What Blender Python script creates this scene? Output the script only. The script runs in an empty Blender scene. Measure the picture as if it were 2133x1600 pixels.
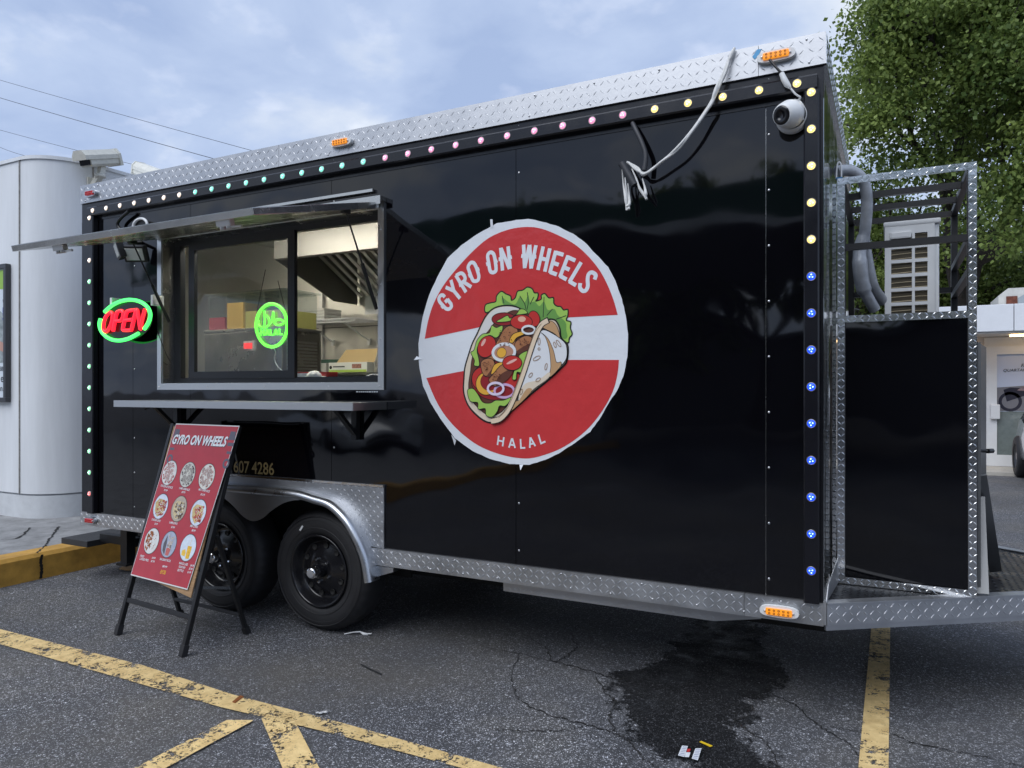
import bpy, bmesh, math, random
import numpy as np
from mathutils import Vector, Matrix
from mathutils.geometry import tessellate_polygon
R = math.radians
random.seed(7); rng = np.random.default_rng(7)
S = bpy.context.scene
COL = S.collection

# ------------------------------------------------------------------ camera
F, CX, HY, CH = 1520.0, 1066.5, 812.0, 1.42          # focal length / principal point in photo pixels, eye height
TH = math.atan2(785.5, F)
FW = (-math.sin(TH), math.cos(TH)); RT = (math.cos(TH), math.sin(TH))
CAM = (5.1517, -3.2435, CH)
cd = bpy.data.cameras.new('camera'); cam = bpy.data.objects.new('camera', cd); COL.objects.link(cam)
cam.location = CAM; cam.rotation_euler = (R(90), 0, TH)
cd.sensor_fit = 'HORIZONTAL'; cd.sensor_width = 36.0; cd.lens = F/2133*36; cd.shift_y = 12/2133
cd.clip_start = 0.05; cd.clip_end = 2000
S.camera = cam

# ------------------------------------------------------------------ world: overcast evening sky
w = bpy.data.worlds.new('World'); S.world = w; w.use_nodes = True
nt = w.node_tree; N = nt.nodes; L = nt.links; N.clear()
SUN_EL, SUN_AZ = R(52), R(195)
out = N.new('ShaderNodeOutputWorld'); bg = N.new('ShaderNodeBackground'); L.new(bg.outputs[0], out.inputs[0])
sky = N.new('ShaderNodeTexSky'); sky.sky_type = 'NISHITA'; sky.sun_disc = False
sky.sun_elevation = SUN_EL; sky.sun_rotation = SUN_AZ
tc = N.new('ShaderNodeTexCoord'); sep = N.new('ShaderNodeSeparateXYZ'); L.new(tc.outputs['Generated'], sep.inputs[0])
ab = N.new('ShaderNodeMath'); ab.operation = 'ABSOLUTE'; L.new(sep.outputs[2], ab.inputs[0])
ad = N.new('ShaderNodeMath'); ad.inputs[1].default_value = 0.28; L.new(ab.outputs[0], ad.inputs[0])
dv = N.new('ShaderNodeVectorMath'); dv.operation = 'DIVIDE'; L.new(tc.outputs['Generated'], dv.inputs[0])
cb = N.new('ShaderNodeCombineXYZ')
for k in range(3): L.new(ad.outputs[0], cb.inputs[k])
L.new(cb.outputs[0], dv.inputs[1])
n1 = N.new('ShaderNodeTexNoise'); n1.inputs['Scale'].default_value = 2.6; n1.inputs['Detail'].default_value = 7
n1.inputs['Roughness'].default_value = .52; n1.inputs['Distortion'].default_value = .25; L.new(dv.outputs[0], n1.inputs['Vector'])
n2 = N.new('ShaderNodeTexNoise'); n2.inputs['Scale'].default_value = 5.5; n2.inputs['Detail'].default_value = 5
L.new(dv.outputs[0], n2.inputs['Vector'])
cr = N.new('ShaderNodeValToRGB'); e = cr.color_ramp.elements
e[0].position = .34; e[0].color = (.43, .55, .82, 1); e[1].position = .66; e[1].color = (.86, .93, 1.04, 1)
m = e.new(.5); m.color = (.56, .68, .93, 1)
L.new(n1.outputs['Fac'], cr.inputs[0])
cr2 = N.new('ShaderNodeValToRGB'); e = cr2.color_ramp.elements
e[0].position = .56; e[0].color = (0, 0, 0, 1); e[1].position = .78; e[1].color = (.30, .26, .20, 1)
L.new(n2.outputs['Fac'], cr2.inputs[0])
addc = N.new('ShaderNodeMix'); addc.data_type = 'RGBA'; addc.blend_type = 'ADD'; addc.inputs[0].default_value = 1
L.new(cr.outputs[0], addc.inputs[6]); L.new(cr2.outputs[0], addc.inputs[7])
sc = N.new('ShaderNodeMix'); sc.data_type = 'RGBA'; sc.blend_type = 'MULTIPLY'; sc.inputs[0].default_value = 1
L.new(sky.outputs[0], sc.inputs[6]); sc.inputs[7].default_value = (.1, .1, .1, 1)
mx = N.new('ShaderNodeMix'); mx.data_type = 'RGBA'; mx.inputs[0].default_value = .9      # cloud cover
L.new(sc.outputs[2], mx.inputs[6]); L.new(addc.outputs[2], mx.inputs[7])
L.new(mx.outputs[2], bg.inputs[0]); bg.inputs[1].default_value = .66

sd = bpy.data.lights.new('sun', 'SUN'); sun = bpy.data.objects.new('sun', sd); COL.objects.link(sun)
sd.energy = 1.5; sd.angle = R(50); sd.color = (.97, .98, 1)
sun.rotation_euler = (R(38), 0, R(-15))
S.view_settings.view_transform = 'Standard'; S.view_settings.look = 'None'
S.view_settings.exposure = 0.6; S.view_settings.gamma = 1.0; S.view_settings.use_curve_mapping = False

# ------------------------------------------------------------------ photo pixel -> point in the place
def ray(px, py):
    a = (px-CX)/F; b = (HY-py)/F
    return Vector((FW[0]+a*RT[0], FW[1]+a*RT[1], b))
CV = Vector(CAM)
def onY(px, py, Y=0.0):
    d = ray(px, py); return CV + d*((Y-CAM[1])/d.y)
def onZ(px, py, Z=0.0):
    d = ray(px, py); return CV + d*((Z-CH)/d.z)
def onX(px, py, X):
    d = ray(px, py); return CV + d*((X-CAM[0])/d.x)
def zm(bx, by, s):
    return lambda X, Y: (bx+X/s, by+Y/s)

# ------------------------------------------------------------------ materials
MATS = {}
def mat(name, col=(.5, .5, .5), rough=.5, metal=0.0, emit=None, es=0, alpha=1, trans=0, ior=1.5, spec=.5, var=0, vscale=8,
        bump=0, bscale=40, coat=0, rvar=0, stretch=None, bdetail=4):
    if name in MATS: return MATS[name]
    m = bpy.data.materials.new(name); m.use_nodes = True; MATS[name] = m
    nt = m.node_tree; b = nt.nodes['Principled BSDF']
    b.inputs['Base Color'].default_value = (*col, 1); b.inputs['Roughness'].default_value = rough
    b.inputs['Metallic'].default_value = metal; b.inputs['IOR'].default_value = ior
    b.inputs['Specular IOR Level'].default_value = spec; b.inputs['Coat Weight'].default_value = coat
    b.inputs['Transmission Weight'].default_value = trans; b.inputs['Alpha'].default_value = alpha
    if emit: b.inputs['Emission Color'].default_value = (*emit, 1); b.inputs['Emission Strength'].default_value = es
    if var or bump or rvar:
        t = nt.nodes.new('ShaderNodeTexCoord'); vec = t.outputs['Object']
        if stretch:
            mp = nt.nodes.new('ShaderNodeMapping'); mp.inputs['Scale'].default_value = stretch
            nt.links.new(vec, mp.inputs[0]); vec = mp.outputs[0]
    if var or rvar:
        n = nt.nodes.new('ShaderNodeTexNoise'); n.inputs['Scale'].default_value = vscale; n.inputs['Detail'].default_value = 6
        n.inputs['Roughness'].default_value = .65; nt.links.new(vec, n.inputs['Vector'])
        if var:
            mr = nt.nodes.new('ShaderNodeMapRange'); mr.inputs[1].default_value = .3; mr.inputs[2].default_value = .7
            mr.inputs[3].default_value = 1-var; mr.inputs[4].default_value = 1+var*.6
            nt.links.new(n.outputs['Fac'], mr.inputs[0])
            mi = nt.nodes.new('ShaderNodeMix'); mi.data_type = 'RGBA'; mi.blend_type = 'MULTIPLY'; mi.inputs[0].default_value = 1
            mi.inputs[6].default_value = (*col, 1); nt.links.new(mr.outputs[0], mi.inputs[7])
            nt.links.new(mi.outputs[2], b.inputs['Base Color'])
        if rvar:
            mr = nt.nodes.new('ShaderNodeMapRange'); mr.inputs[1].default_value = .3; mr.inputs[2].default_value = .7
            mr.inputs[3].default_value = max(0, rough-rvar); mr.inputs[4].default_value = rough+rvar
            nt.links.new(n.outputs['Fac'], mr.inputs[0]); nt.links.new(mr.outputs[0], b.inputs['Roughness'])
    if bump:
        n = nt.nodes.new('ShaderNodeTexNoise'); n.inputs['Scale'].default_value = bscale; n.inputs['Detail'].default_value = bdetail
        nt.links.new(vec, n.inputs['Vector'])
        bp = nt.nodes.new('ShaderNodeBump'); bp.inputs['Strength'].default_value = 1; bp.inputs['Distance'].default_value = bump
        nt.links.new(n.outputs['Fac'], bp.inputs['Height']); nt.links.new(bp.outputs[0], b.inputs['Normal'])
    return m
BLACK = mat('black_gloss_panel', (.0022, .0022, .0035), .04, ior=1.55, bump=.008, bscale=1.5, bdetail=2, rvar=.02, vscale=3)
BLACKT = mat('black_trim', (.007, .007, .010), .22, rvar=.06)
BLACKM = mat('black_powder_coat', (.008, .008, .009), .42, bump=.0004, bscale=300)
DARK = mat('dark_inside', (.012, .012, .012), .8)
ALU = mat('tread_plate', (.53, .54, .56), .46, 1, var=.12, vscale=5, rvar=.08, bump=.0006, bscale=18)
ALUB = mat('bright_tread_plate', (.74, .75, .76), .17, 1, rvar=.06, vscale=9, bump=.0012, bscale=22)
STEEL = mat('stainless_steel', (.60, .59, .56), .24, 1, rvar=.08, vscale=5, var=.08, bump=.0006, bscale=9)
STEELB = mat('brushed_steel', (.64, .64, .63), .30, 1, rvar=.03, vscale=2.5)
FEND = mat('galvanised_fender', (.56, .58, .61), .3, 1, rvar=.05, var=.06)
CHROME = mat('chrome', (.8, .8, .8), .08, 1)
LINING = mat('interior_lining', (.66, .65, .61), .36, 1, rvar=.05, vscale=3, bump=.0015, bscale=2.5)
SCREW = mat('screw_steel', (.65, .65, .66), .3, 1)
RUBBER = mat('tyre_rubber', (.016, .016, .018), .62, var=.25, vscale=14, bump=.0006, bscale=90)
RIM = mat('black_wheel_steel', (.009, .009, .011), .2)
WHITEP = mat('white_plastic', (.72, .73, .73), .35, var=.05)
CREAM = mat('aged_white_plastic', (.66, .65, .58), .45, var=.12, vscale=20)
WPAINT = mat('white_metal_cladding', (.72, .74, .76), .38, var=.10, vscale=5, stretch=(1, 1, .12), bump=.004, bscale=2)
GLASS = mat('window_glass', (1, 1, 1), .0, trans=1, ior=1.45)
def thin_glass(name, tint=(.95, .97, .96), refl=.045):
    m = bpy.data.materials.new(name); m.use_nodes = True; nt = m.node_tree; nt.nodes.clear()
    o = nt.nodes.new('ShaderNodeOutputMaterial'); tr = nt.nodes.new('ShaderNodeBsdfTransparent'); gl = nt.nodes.new('ShaderNodeBsdfGlossy')
    fr = nt.nodes.new('ShaderNodeLayerWeight'); pw = nt.nodes.new('ShaderNodeMath'); pw.operation = 'POWER'; pw.inputs[1].default_value = 4
    mu = nt.nodes.new('ShaderNodeMath'); mu.operation = 'MULTIPLY_ADD'; mu.inputs[1].default_value = .85; mu.inputs[2].default_value = refl
    nt.links.new(fr.outputs['Facing'], pw.inputs[0])
    mi = nt.nodes.new('ShaderNodeMixShader'); tr.inputs[0].default_value = (*tint, 1); gl.inputs['Roughness'].default_value = .02
    gl.inputs[0].default_value = (.9, .95, .95, 1)
    nt.links.new(pw.outputs[0], mu.inputs[0]); nt.links.new(mu.outputs[0], mi.inputs[0]); nt.links.new(tr.outputs[0], mi.inputs[1])
    nt.links.new(gl.outputs[0], mi.inputs[2]); nt.links.new(mi.outputs[0], o.inputs[0]); MATS[name] = m
    return m
PANE = thin_glass('pane_glass'); ACRYL = thin_glass('clear_acrylic', (.9, .93, .93), .1)
def flat(name, col, rough=.4, **k): return mat(name, col, rough, **k)
VW = flat('vinyl_white', (.72, .75, .79), .26, bump=.004, bscale=10, bdetail=6)
VR = flat('vinyl_red', (.57, .045, .048), .22, var=.05, bump=.005, bscale=9, bdetail=7)
INK = flat('vinyl_black', (.01, .01, .01), .35)

# ------------------------------------------------------------------ mesh helpers
WM = {}
def link(o, parent=None, M=None):
    COL.objects.link(o); M = M or Matrix.Identity(4); WM[o.name] = M
    if parent is not None:
        o.parent = parent; o.matrix_parent_inverse = WM[parent.name].inverted()
    o.matrix_basis = M
    return o
def tag(o, label=None, cat=None, group=None, kind=None):
    if label: o['label'] = label
    if cat: o['category'] = cat
    if group: o['group'] = group
    if kind: o['kind'] = kind
    return o
def thing(name, loc, label, cat, group=None):
    o = bpy.data.objects.new(name, None); o.empty_display_size = .1
    link(o, None, Matrix.Translation(Vector(loc))); return tag(o, label, cat, group)
def frame_of(d):
    d = d.normalized(); a = Vector((0, 0, 1)) if abs(d.z) < .9 else Vector((1, 0, 0))
    u = d.cross(a).normalized(); return u, d.cross(u).normalized()
def catmull(P, n=6, closed=False):
    P = [Vector(p) for p in P]; out = []; k = len(P)
    rngk = range(k if closed else k-1)
    for i in rngk:
        g = (lambda j: P[j % k]) if closed else (lambda j: P[min(max(j, 0), k-1)])
        a, b, c, d = g(i-1), g(i), g(i+1), g(i+2)
        for s in range(n):
            t = s/n
            out.append(.5*((2*b)+(c-a)*t+(2*a-5*b+4*c-d)*t*t+(3*b-a-3*c+d)*t**3))
    if not closed: out.append(P[-1])
    return out
class MB:
    def __init__(s): s.v = []; s.f = []; s.sm = []
    def add(s, vs, fs, smooth=False):
        b = len(s.v); s.v += [tuple(v) for v in vs]; s.f += [tuple(i+b for i in f) for f in fs]; s.sm += [smooth]*len(fs); return s
    def box(s, x0, x1, y0, y1, z0, z1, bev=0):
        return s.obox(Vector(((x0+x1)/2, (y0+y1)/2, (z0+z1)/2)), Vector((1, 0, 0)), Vector((0, 1, 0)), Vector((0, 0, 1)),
                      abs(x1-x0), abs(y1-y0), abs(z1-z0), bev)
    def obox(s, c, X, Y, Z, a, b, d, bev=0):
        c = Vector(c)
        if not bev:
            vs = [c+X*(i*a/2)+Y*(j*b/2)+Z*(k*d/2) for i in (-1, 1) for j in (-1, 1) for k in (-1, 1)]
            return s.add(vs, [(0, 1, 3, 2), (4, 6, 7, 5), (0, 4, 5, 1), (2, 3, 7, 6), (0, 2, 6, 4), (1, 5, 7, 3)])
        bm = bmesh.new(); bmesh.ops.create_cube(bm, size=1)
        for v in bm.verts: v.co = Vector((v.co.x*a, v.co.y*b, v.co.z*d))
        bmesh.ops.bevel(bm, geom=bm.edges[:], offset=min(bev, .45*min(a, b, d)), segments=2, affect='EDGES', profile=.7)
        bm.verts.index_update()
        s.add([c+X*v.co.x+Y*v.co.y+Z*v.co.z for v in bm.verts], [[v.index for v in f.verts] for f in bm.faces], False); bm.free(); return s
    def bar(s, p, q, a, b=None, up=None, bev=0):
        p, q = Vector(p), Vector(q); d = (q-p); l = d.length; d.normalize()
        if up is None: u, v = frame_of(d)
        else: u = d.cross(Vector(up)).normalized(); v = u.cross(d).normalized()
        return s.obox((p+q)/2, d, u, v, l, a, b or a, bev)
    def tube(s, P, r, n=10, closed=False, cap=True):
        P = [Vector(p) for p in P]; k = len(P); vs = []; fs = []
        rr = [r[min(len(r)-1, round(i*(len(r)-1)/max(1, k-1)))] for i in range(k)] if hasattr(r, '__len__') else [r]*k; u = None
        for i in range(k):
            d = (P[(i+1) % k]-P[i-1]) if (closed or 0 < i < k-1) else (P[1]-P[0] if i == 0 else P[-1]-P[-2])
            d = d.normalized() if d.length > 1e-9 else Vector((0, 0, 1))
            if u is None: u, _ = frame_of(d)
            u = (u-d*u.dot(d)); u = u.normalized() if u.length > 1e-6 else frame_of(d)[0]; v = d.cross(u)
            vs += [P[i]+(u*math.cos(2*math.pi*j/n)+v*math.sin(2*math.pi*j/n))*rr[i] for j in range(n)]
        for i in range(k if closed else k-1):
            a, b = i*n, ((i+1) % k)*n
            fs += [(a+j, a+(j+1) % n, b+(j+1) % n, b+j) for j in range(n)]
        s.add(vs, fs, True)
        if cap and not closed: s.add(vs[:n], [tuple(range(n))[::-1]]); s.add(vs[-n:], [tuple(range(n))])
        return s
    def lathe(s, prof, O, A, n=32, a0=0, a1=2*math.pi, smooth=True):
        O, A = Vector(O), Vector(A).normalized(); u, v = frame_of(A); full = abs(a1-a0-2*math.pi) < 1e-6
        m = n if full else n+1; vs = []; fs = []
        for (r, h) in prof:
            vs += [O+A*h+(u*math.cos(a0+(a1-a0)*j/n)+v*math.sin(a0+(a1-a0)*j/n))*r for j in range(m)]
        for i in range(len(prof)-1):
            for j in range(n): fs.append((i*m+j, i*m+(j+1) % m, (i+1)*m+(j+1) % m, (i+1)*m+j))
        return s.add(vs, fs, smooth)
    def poly(s, P):
        P = [Vector(p) for p in P]; return s.add(P, [tuple(t) for t in tessellate_polygon([P])])
    def prism(s, P, D):
        P = [Vector(p) for p in P]; D = Vector(D); k = len(P); s.poly(P); s.poly([p+D for p in P])
        return s.add(P+[p+D for p in P], [(i, (i+1) % k, k+(i+1) % k, k+i) for i in range(k)])
    def disc(s, O, A, r, n=20, off=0):
        O, A = Vector(O), Vector(A).normalized(); u, v = frame_of(A)
        return s.add([O+(u*math.cos(2*math.pi*j/n)+v*math.sin(2*math.pi*j/n))*r for j in range(n)], [tuple(range(n))])
    def sphere(s, c, r, n=16, sc=(1, 1, 1)):
        bm = bmesh.new(); bmesh.ops.create_uvsphere(bm, u_segments=n, v_segments=max(6, n//2), radius=1); bm.verts.index_update()
        s.add([Vector(c)+Vector((v.co.x*r*sc[0], v.co.y*r*sc[1], v.co.z*r*sc[2])) for v in bm.verts], [[v.index for v in f.verts] for f in bm.faces], True)
        bm.free(); return s
    def mesh(s, name):
        me = bpy.data.meshes.new(name); me.from_pydata(s.v, [], s.f); me.validate()
        if len(me.polygons) == len(s.sm): me.polygons.foreach_set('use_smooth', s.sm)
        bm = bmesh.new(); bm.from_mesh(me); bmesh.ops.recalc_face_normals(bm, faces=bm.faces); bm.to_mesh(me); bm.free()
        return me
    def build(s, name, m, parent=None, M=None, **k):
        me = s.mesh(name); me.materials.append(m); o = bpy.data.objects.new(name, me); link(o, parent, M); return tag(o, **k)
def lugs(O, U, V, w, h, p=.034, l=.030, wd=.0055, ht=.0013, mb=None, x0=0):
    """raised diamonds of tread plate on the rectangle O + u U + v V"""
    O, U, V = Vector(O), Vector(U).normalized(), Vector(V).normalized(); Nn = U.cross(V); mb = mb or MB()
    nu, nv = max(1, int(w/p)), max(1, round(h/p)); pu, pv = w/nu, h/nv; l = min(l, pv*1.1)
    for i in range(nu):
        for j in range(nv):
            s = 1 if (i+j) % 2 else -1
            c = O+U*((i+.5)*pu)+V*((j+.5)*pv); a = (U+V*s)*.7071; b = (V-U*s)*.7071
            mb.add([c+a*l/2, c+b*wd/2+a*l*.12, c-a*l/2, c-b*wd/2-a*l*.12, c+Nn*ht+a*l*.2, c+Nn*ht-a*l*.2],
                   [(0, 1, 4), (1, 2, 5, 4), (2, 3, 5), (3, 0, 4, 5)])
    return mb
# flat print on a plane -------------------------------------------------
class Plane:
    def __init__(s, O, U, V):
        s.O, s.U, s.V = Vector(O), Vector(U).normalized(), Vector(V).normalized(); s.N = s.U.cross(s.V).normalized()
    def px(s, x, y):
        d = ray(x, y); t = (s.O-CV).dot(s.N)/d.dot(s.N); q = CV+d*t-s.O; return (q.dot(s.U), q.dot(s.V))
    def at(s, u, v, off=0): return s.O+s.U*u+s.V*v+s.N*off
def shape(mb, pl, P, off): mb.poly([pl.at(u, v, off) for u, v in P]); return mb
def stroke(mb, pl, P, wd, off, closed=False, rnd=True):
    """flat ribbon along a polyline (u,v)"""
    P = [Vector((a, b)) for a, b in P]; k = len(P); Lf = []; Rt = []
    for i in range(k):
        d0 = (P[i]-P[i-1]) if (i > 0 or closed) else (P[1]-P[0]); d1 = (P[(i+1) % k]-P[i]) if (i < k-1 or closed) else (P[i]-P[i-1])
        d0 = d0.normalized() if d0.length else d1.normalized(); d1 = d1.normalized() if d1.length else d0
        n0 = Vector((-d0.y, d0.x)); n1 = Vector((-d1.y, d1.x)); n = (n0+n1); n = n.normalized() if n.length > .2 else n0
        c = max(.5, n.dot(n0)); Lf.append(P[i]+n*(wd/2/c)); Rt.append(P[i]-n*(wd/2/c))
    vs = [pl.at(q.x, q.y, off) for q in Lf]+[pl.at(q.x, q.y, off) for q in Rt]
    mb.add(vs, [(i, (i+1) % k, k+(i+1) % k, k+i) for i in range(k if closed else k-1)])
    return mb
def ell(cx, cy, rx, ry, rot=0, n=28):
    c, s = math.cos(rot), math.sin(rot)
    return [(cx+rx*math.cos(t)*c-ry*math.sin(t)*s, cy+rx*math.cos(t)*s+ry*math.sin(t)*c) for t in [2*math.pi*i/n for i in range(n)]]
TXT = {}
def glyphs(body, bold=0.0, shear=0.0, serif=False):
    key = (body, bold, shear)
    if key in TXT: return TXT[key]
    cu = bpy.data.curves.new('txt', 'FONT'); cu.body = body; cu.offset = bold; cu.shear = shear; cu.resolution_u = 4
    o = bpy.data.objects.new('txt', cu); COL.objects.link(o); bpy.context.view_layer.update()
    me = bpy.data.meshes.new_from_object(o.evaluated_get(bpy.context.evaluated_depsgraph_get()))
    v = np.array([tuple(x.co)[:2] for x in me.vertices]); f = [tuple(p.vertices) for p in me.polygons]
    bpy.data.objects.remove(o); bpy.data.curves.remove(cu); bpy.data.meshes.remove(me)
    v -= v.min(0); sz = v.max(0); TXT[key] = (v/sz, f, sz[0]/sz[1]); return TXT[key]
def text(mb, pl, body, a, b, off, ht=None, bold=0.0, shear=0.0):
    """text whose bottom-left is a and bottom-right b, in plane coordinates"""
    v, f, asp = glyphs(body, bold, shear); a, b = Vector(a), Vector(b); d = b-a; h = ht or d.length/asp
    n = Vector((-d.y, d.x)).normalized()*h
    mb.add([pl.at(*(a+d*x+n*y), off) for x, y in v], f); return mb
PH = lambda u, v: (u, v)

# ================================================================== SETTING
# ---- asphalt
def asphalt(name, wet=False):
    m = bpy.data.materials.new(name); m.use_nodes = True; nt = m.node_tree; b = nt.nodes['Principled BSDF']; NN = nt.nodes.new; K = nt.links.new
    t = NN('ShaderNodeTexCoord'); P = t.outputs['Object']
    def noise(s, d=5, r=.6): n = NN('ShaderNodeTexNoise'); n.inputs['Scale'].default_value = s; n.inputs['Detail'].default_value = d; n.inputs['Roughness'].default_value = r; K(P, n.inputs['Vector']); return n.outputs['Fac']
    def ramp(x, *st):
        c = NN('ShaderNodeValToRGB'); e = c.color_ramp.elements
        while len(e) < len(st): e.new(.5)
        for q, (p, col) in zip(e, st): q.position = p; q.color = (*col, 1) if hasattr(col, '__len__') else (col, col, col, 1)
        K(x, c.inputs[0]); return c.outputs[0]
    def mixc(fac, a, bb, bl='MIX'):
        n = NN('ShaderNodeMix'); n.data_type = 'RGBA'; n.blend_type = bl
        for i, q in ((0, fac), (6, a), (7, bb)):
            if hasattr(q, 'is_linked') or hasattr(q, 'links'): K(q, n.inputs[i])
            elif i == 0: n.inputs[0].default_value = q
            else: n.inputs[i].default_value = (*q, 1)
        return n.outputs[2]
    v = NN('ShaderNodeTexVoronoi'); v.inputs['Scale'].default_value = 250; K(P, v.inputs['Vector'])
    v2 = NN('ShaderNodeTexVoronoi'); v2.inputs['Scale'].default_value = 95; K(P, v2.inputs['Vector'])
    sp = NN('ShaderNodeSeparateColor'); K(v.outputs['Color'], sp.inputs[0])
    sp2 = NN('ShaderNodeSeparateColor'); K(v2.outputs['Color'], sp2.inputs[0])
    k = .17 if wet else 1
    base = ramp(noise(1.1, 8, .65), (.25, (.07*k, .072*k, .080*k)), (.5, (.104*k, .106*k, .114*k)), (.75, (.17*k, .17*k, .172*k)))
    st = ramp(sp.outputs[0], (0, (.6,)*3), (.6, (.9,)*3), (.86, (1.25,)*3), (.90, (3.6,)*3), (.98, (5.5,)*3))
    base = mixc(ramp(noise(.8, 5, .6), (.36, (.35,)*3), (.6, (1,)*3)), base, mixc(1, base, st, 'MULTIPLY'))
    st2 = ramp(sp2.outputs[1], (0, (.7,)*3), (.9, (1.1,)*3), (.93, (2.2,)*3))
    base = mixc(.8, base, st2, 'MULTIPLY')
    brown = ramp(noise(.55, 6, .7), (.46, (0,)*3), (.68, (.6,)*3))
    base = mixc(brown, base, (.085*k, .075*k, .062*k))
    K(base, b.inputs['Base Color']); b.inputs['Specular IOR Level'].default_value = .1 if wet else .3
    rg = ramp(noise(7), (.3, (.45,)*3), (.6, (.85,)*3)) if wet else ramp(noise(30), (.3, (.7,)*3), (.7, (.92,)*3)); K(rg, b.inputs['Roughness'])
    bp = NN('ShaderNodeBump'); bp.inputs['Strength'].default_value = 1; bp.inputs['Distance'].default_value = .0022 if not wet else .0013
    hm = NN('ShaderNodeMath'); hm.operation = 'MULTIPLY_ADD'; hm.inputs[1].default_value = -1.6; K(v.outputs['Distance'], hm.inputs[0]); K(noise(24), hm.inputs[2])
    K(hm.outputs[0], bp.inputs['Height']); K(bp.outputs[0], b.inputs['Normal'])
    if wet:
        at = NN('ShaderNodeAttribute'); at.attribute_name = 'wet'; at.attribute_type = 'GEOMETRY'
        ma = NN('ShaderNodeMath'); ma.operation = 'MULTIPLY_ADD'; ma.inputs[1].default_value = 2.3; K(noise(6, 9, .78), ma.inputs[0])
        sb = NN('ShaderNodeMath'); sb.operation = 'SUBTRACT'; K(at.outputs['Fac'], sb.inputs[0]); sb.inputs[1].default_value = 1.1; K(sb.outputs[0], ma.inputs[2])
        mr = NN('ShaderNodeMapRange'); mr.inputs[1].default_value = .42; mr.inputs[2].default_value = .56; K(ma.outputs[0], mr.inputs[0])
        tr = NN('ShaderNodeBsdfTransparent'); mi = NN('ShaderNodeMixShader'); o = nt.nodes['Material Output']
        K(mr.outputs[0], mi.inputs[0]); K(tr.outputs[0], mi.inputs[1]); K(b.outputs[0], mi.inputs[2]); K(mi.outputs[0], o.inputs[0])
    MATS[name] = m; return m
ASP = asphalt('worn_asphalt'); WET = asphalt('wet_asphalt', True)
gr = MB().add([(-150, -150, 0), (150, -150, 0), (150, 150, 0), (-150, 150, 0)], [(0, 1, 2, 3)]).build('parking_ground', ASP, kind='structure')
# wet run-off under the trailer's front
zg = zm(1000, 1150, 1.8826)
wp = [onZ(*zg(*p)) for p in [(930, 250), (1080, 260), (1100, 400), (1180, 460), (1130, 540), (1060, 580), (1080, 620), (1000, 665), (1030, 740), (1110, 850), (980, 880),
      (880, 840), (760, 800), (640, 760), (590, 680), (560, 590), (540, 500), (640, 470), (740, 400), (830, 330)]]
WP = np.array([(p.x, p.y) for p in wp])
def sdist(X, Y, Q):
    d = np.full(X.shape, 1e9); ins = np.zeros(X.shape, bool); k = len(Q)
    for i in range(k):
        a, b = Q[i], Q[(i+1) % k]; e = b-a; t = np.clip(((X-a[0])*e[0]+(Y-a[1])*e[1])/(e@e), 0, 1)
        d = np.minimum(d, np.hypot(X-a[0]-t*e[0], Y-a[1]-t*e[1]))
        c = ((a[1] > Y) != (b[1] > Y)) & (X < (b[0]-a[0])*(Y-a[1])/(b[1]-a[1]+1e-12)+a[0]); ins ^= c
    return np.where(ins, d, -d)
lo, hi = WP.min(0)-.3, WP.max(0)+.3; nx, ny = int((hi[0]-lo[0])/.02), int((hi[1]-lo[1])/.02)
gx, gy = np.meshgrid(np.linspace(lo[0], hi[0], nx), np.linspace(lo[1], hi[1], ny)); sdv = sdist(gx, gy, WP)
me = bpy.data.meshes.new('wet_stain'); vs = np.stack([gx.ravel(), gy.ravel(), np.full(gx.size, .003)], 1)
ii = (np.arange(ny-1)[:, None]*nx+np.arange(nx-1)).ravel(); fs = np.stack([ii, ii+1, ii+nx+1, ii+nx], 1)
me.from_pydata(vs.tolist(), [], fs.tolist()); at = me.attributes.new('wet', 'FLOAT', 'POINT')
at.data.foreach_set('value', np.clip(.5+sdv.ravel()/.30, 0, .86).astype(np.float32)); me.materials.append(WET)
o = bpy.data.objects.new('wet_stain', me); link(o, gr); tag(o, label='dark wet run-off stain under the trailer front')
# cracks
CRK = mat('crack_dark', (.012, .011, .010), .9)
GP = Plane((0, 0, 0), (1, 0, 0), (0, 1, 0))
for C in [[(0, 370), (150, 400), (280, 430), (400, 460), (500, 490), (560, 500), (660, 460)],
          [(150, 400), (130, 480), (140, 560), (200, 610), (300, 650), (420, 680), (540, 720), (600, 760), (640, 810), (700, 850)],
          [(450, 490), (490, 550), (530, 590), (510, 650), (540, 720)],
          [(1170, 420), (1180, 470), (1130, 540), (1170, 570), (1250, 610), (1310, 670), (1370, 710), (1440, 750), (1480, 800), (1540, 850)],
          [(1370, 690), (1490, 705), (1600, 715), (1700, 750), (1830, 780), (1950, 800), (2130, 845), (2300, 880)],
          [(1080, 590), (1040, 650), (1000, 665), (1060, 710), (1130, 760), (1180, 850)],
          [(380, 290), (360, 340), (380, 370), (340, 410), (280, 430), (260, 380), (180, 330)],
          [(60, 700), (200, 705), (330, 700), (420, 680)], [(1030, 430), (1110, 450), (1180, 462)]]:
    P = catmull([tuple(onZ(*zg(*p))) for p in C], 9); k = len(P); mb = MB(); vs = []
    for i, p in enumerate(P):
        d = (P[min(i+1, k-1)]-P[max(i-1, 0)]).normalized(); n = Vector((-d.y, d.x, 0)); p = p+n*random.uniform(-.009, .009)
        wd = random.uniform(.0012, .006)*(1-.6*abs(2*i/k-1)); vs += [p+n*wd+Vector((0, 0, .0045)), p-n*wd+Vector((0, 0, .0045))]
    mb.add(vs, [(2*i, 2*i+2, 2*i+3, 2*i+1) for i in range(k-1)]).build('crack', CRK, gr)
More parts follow.
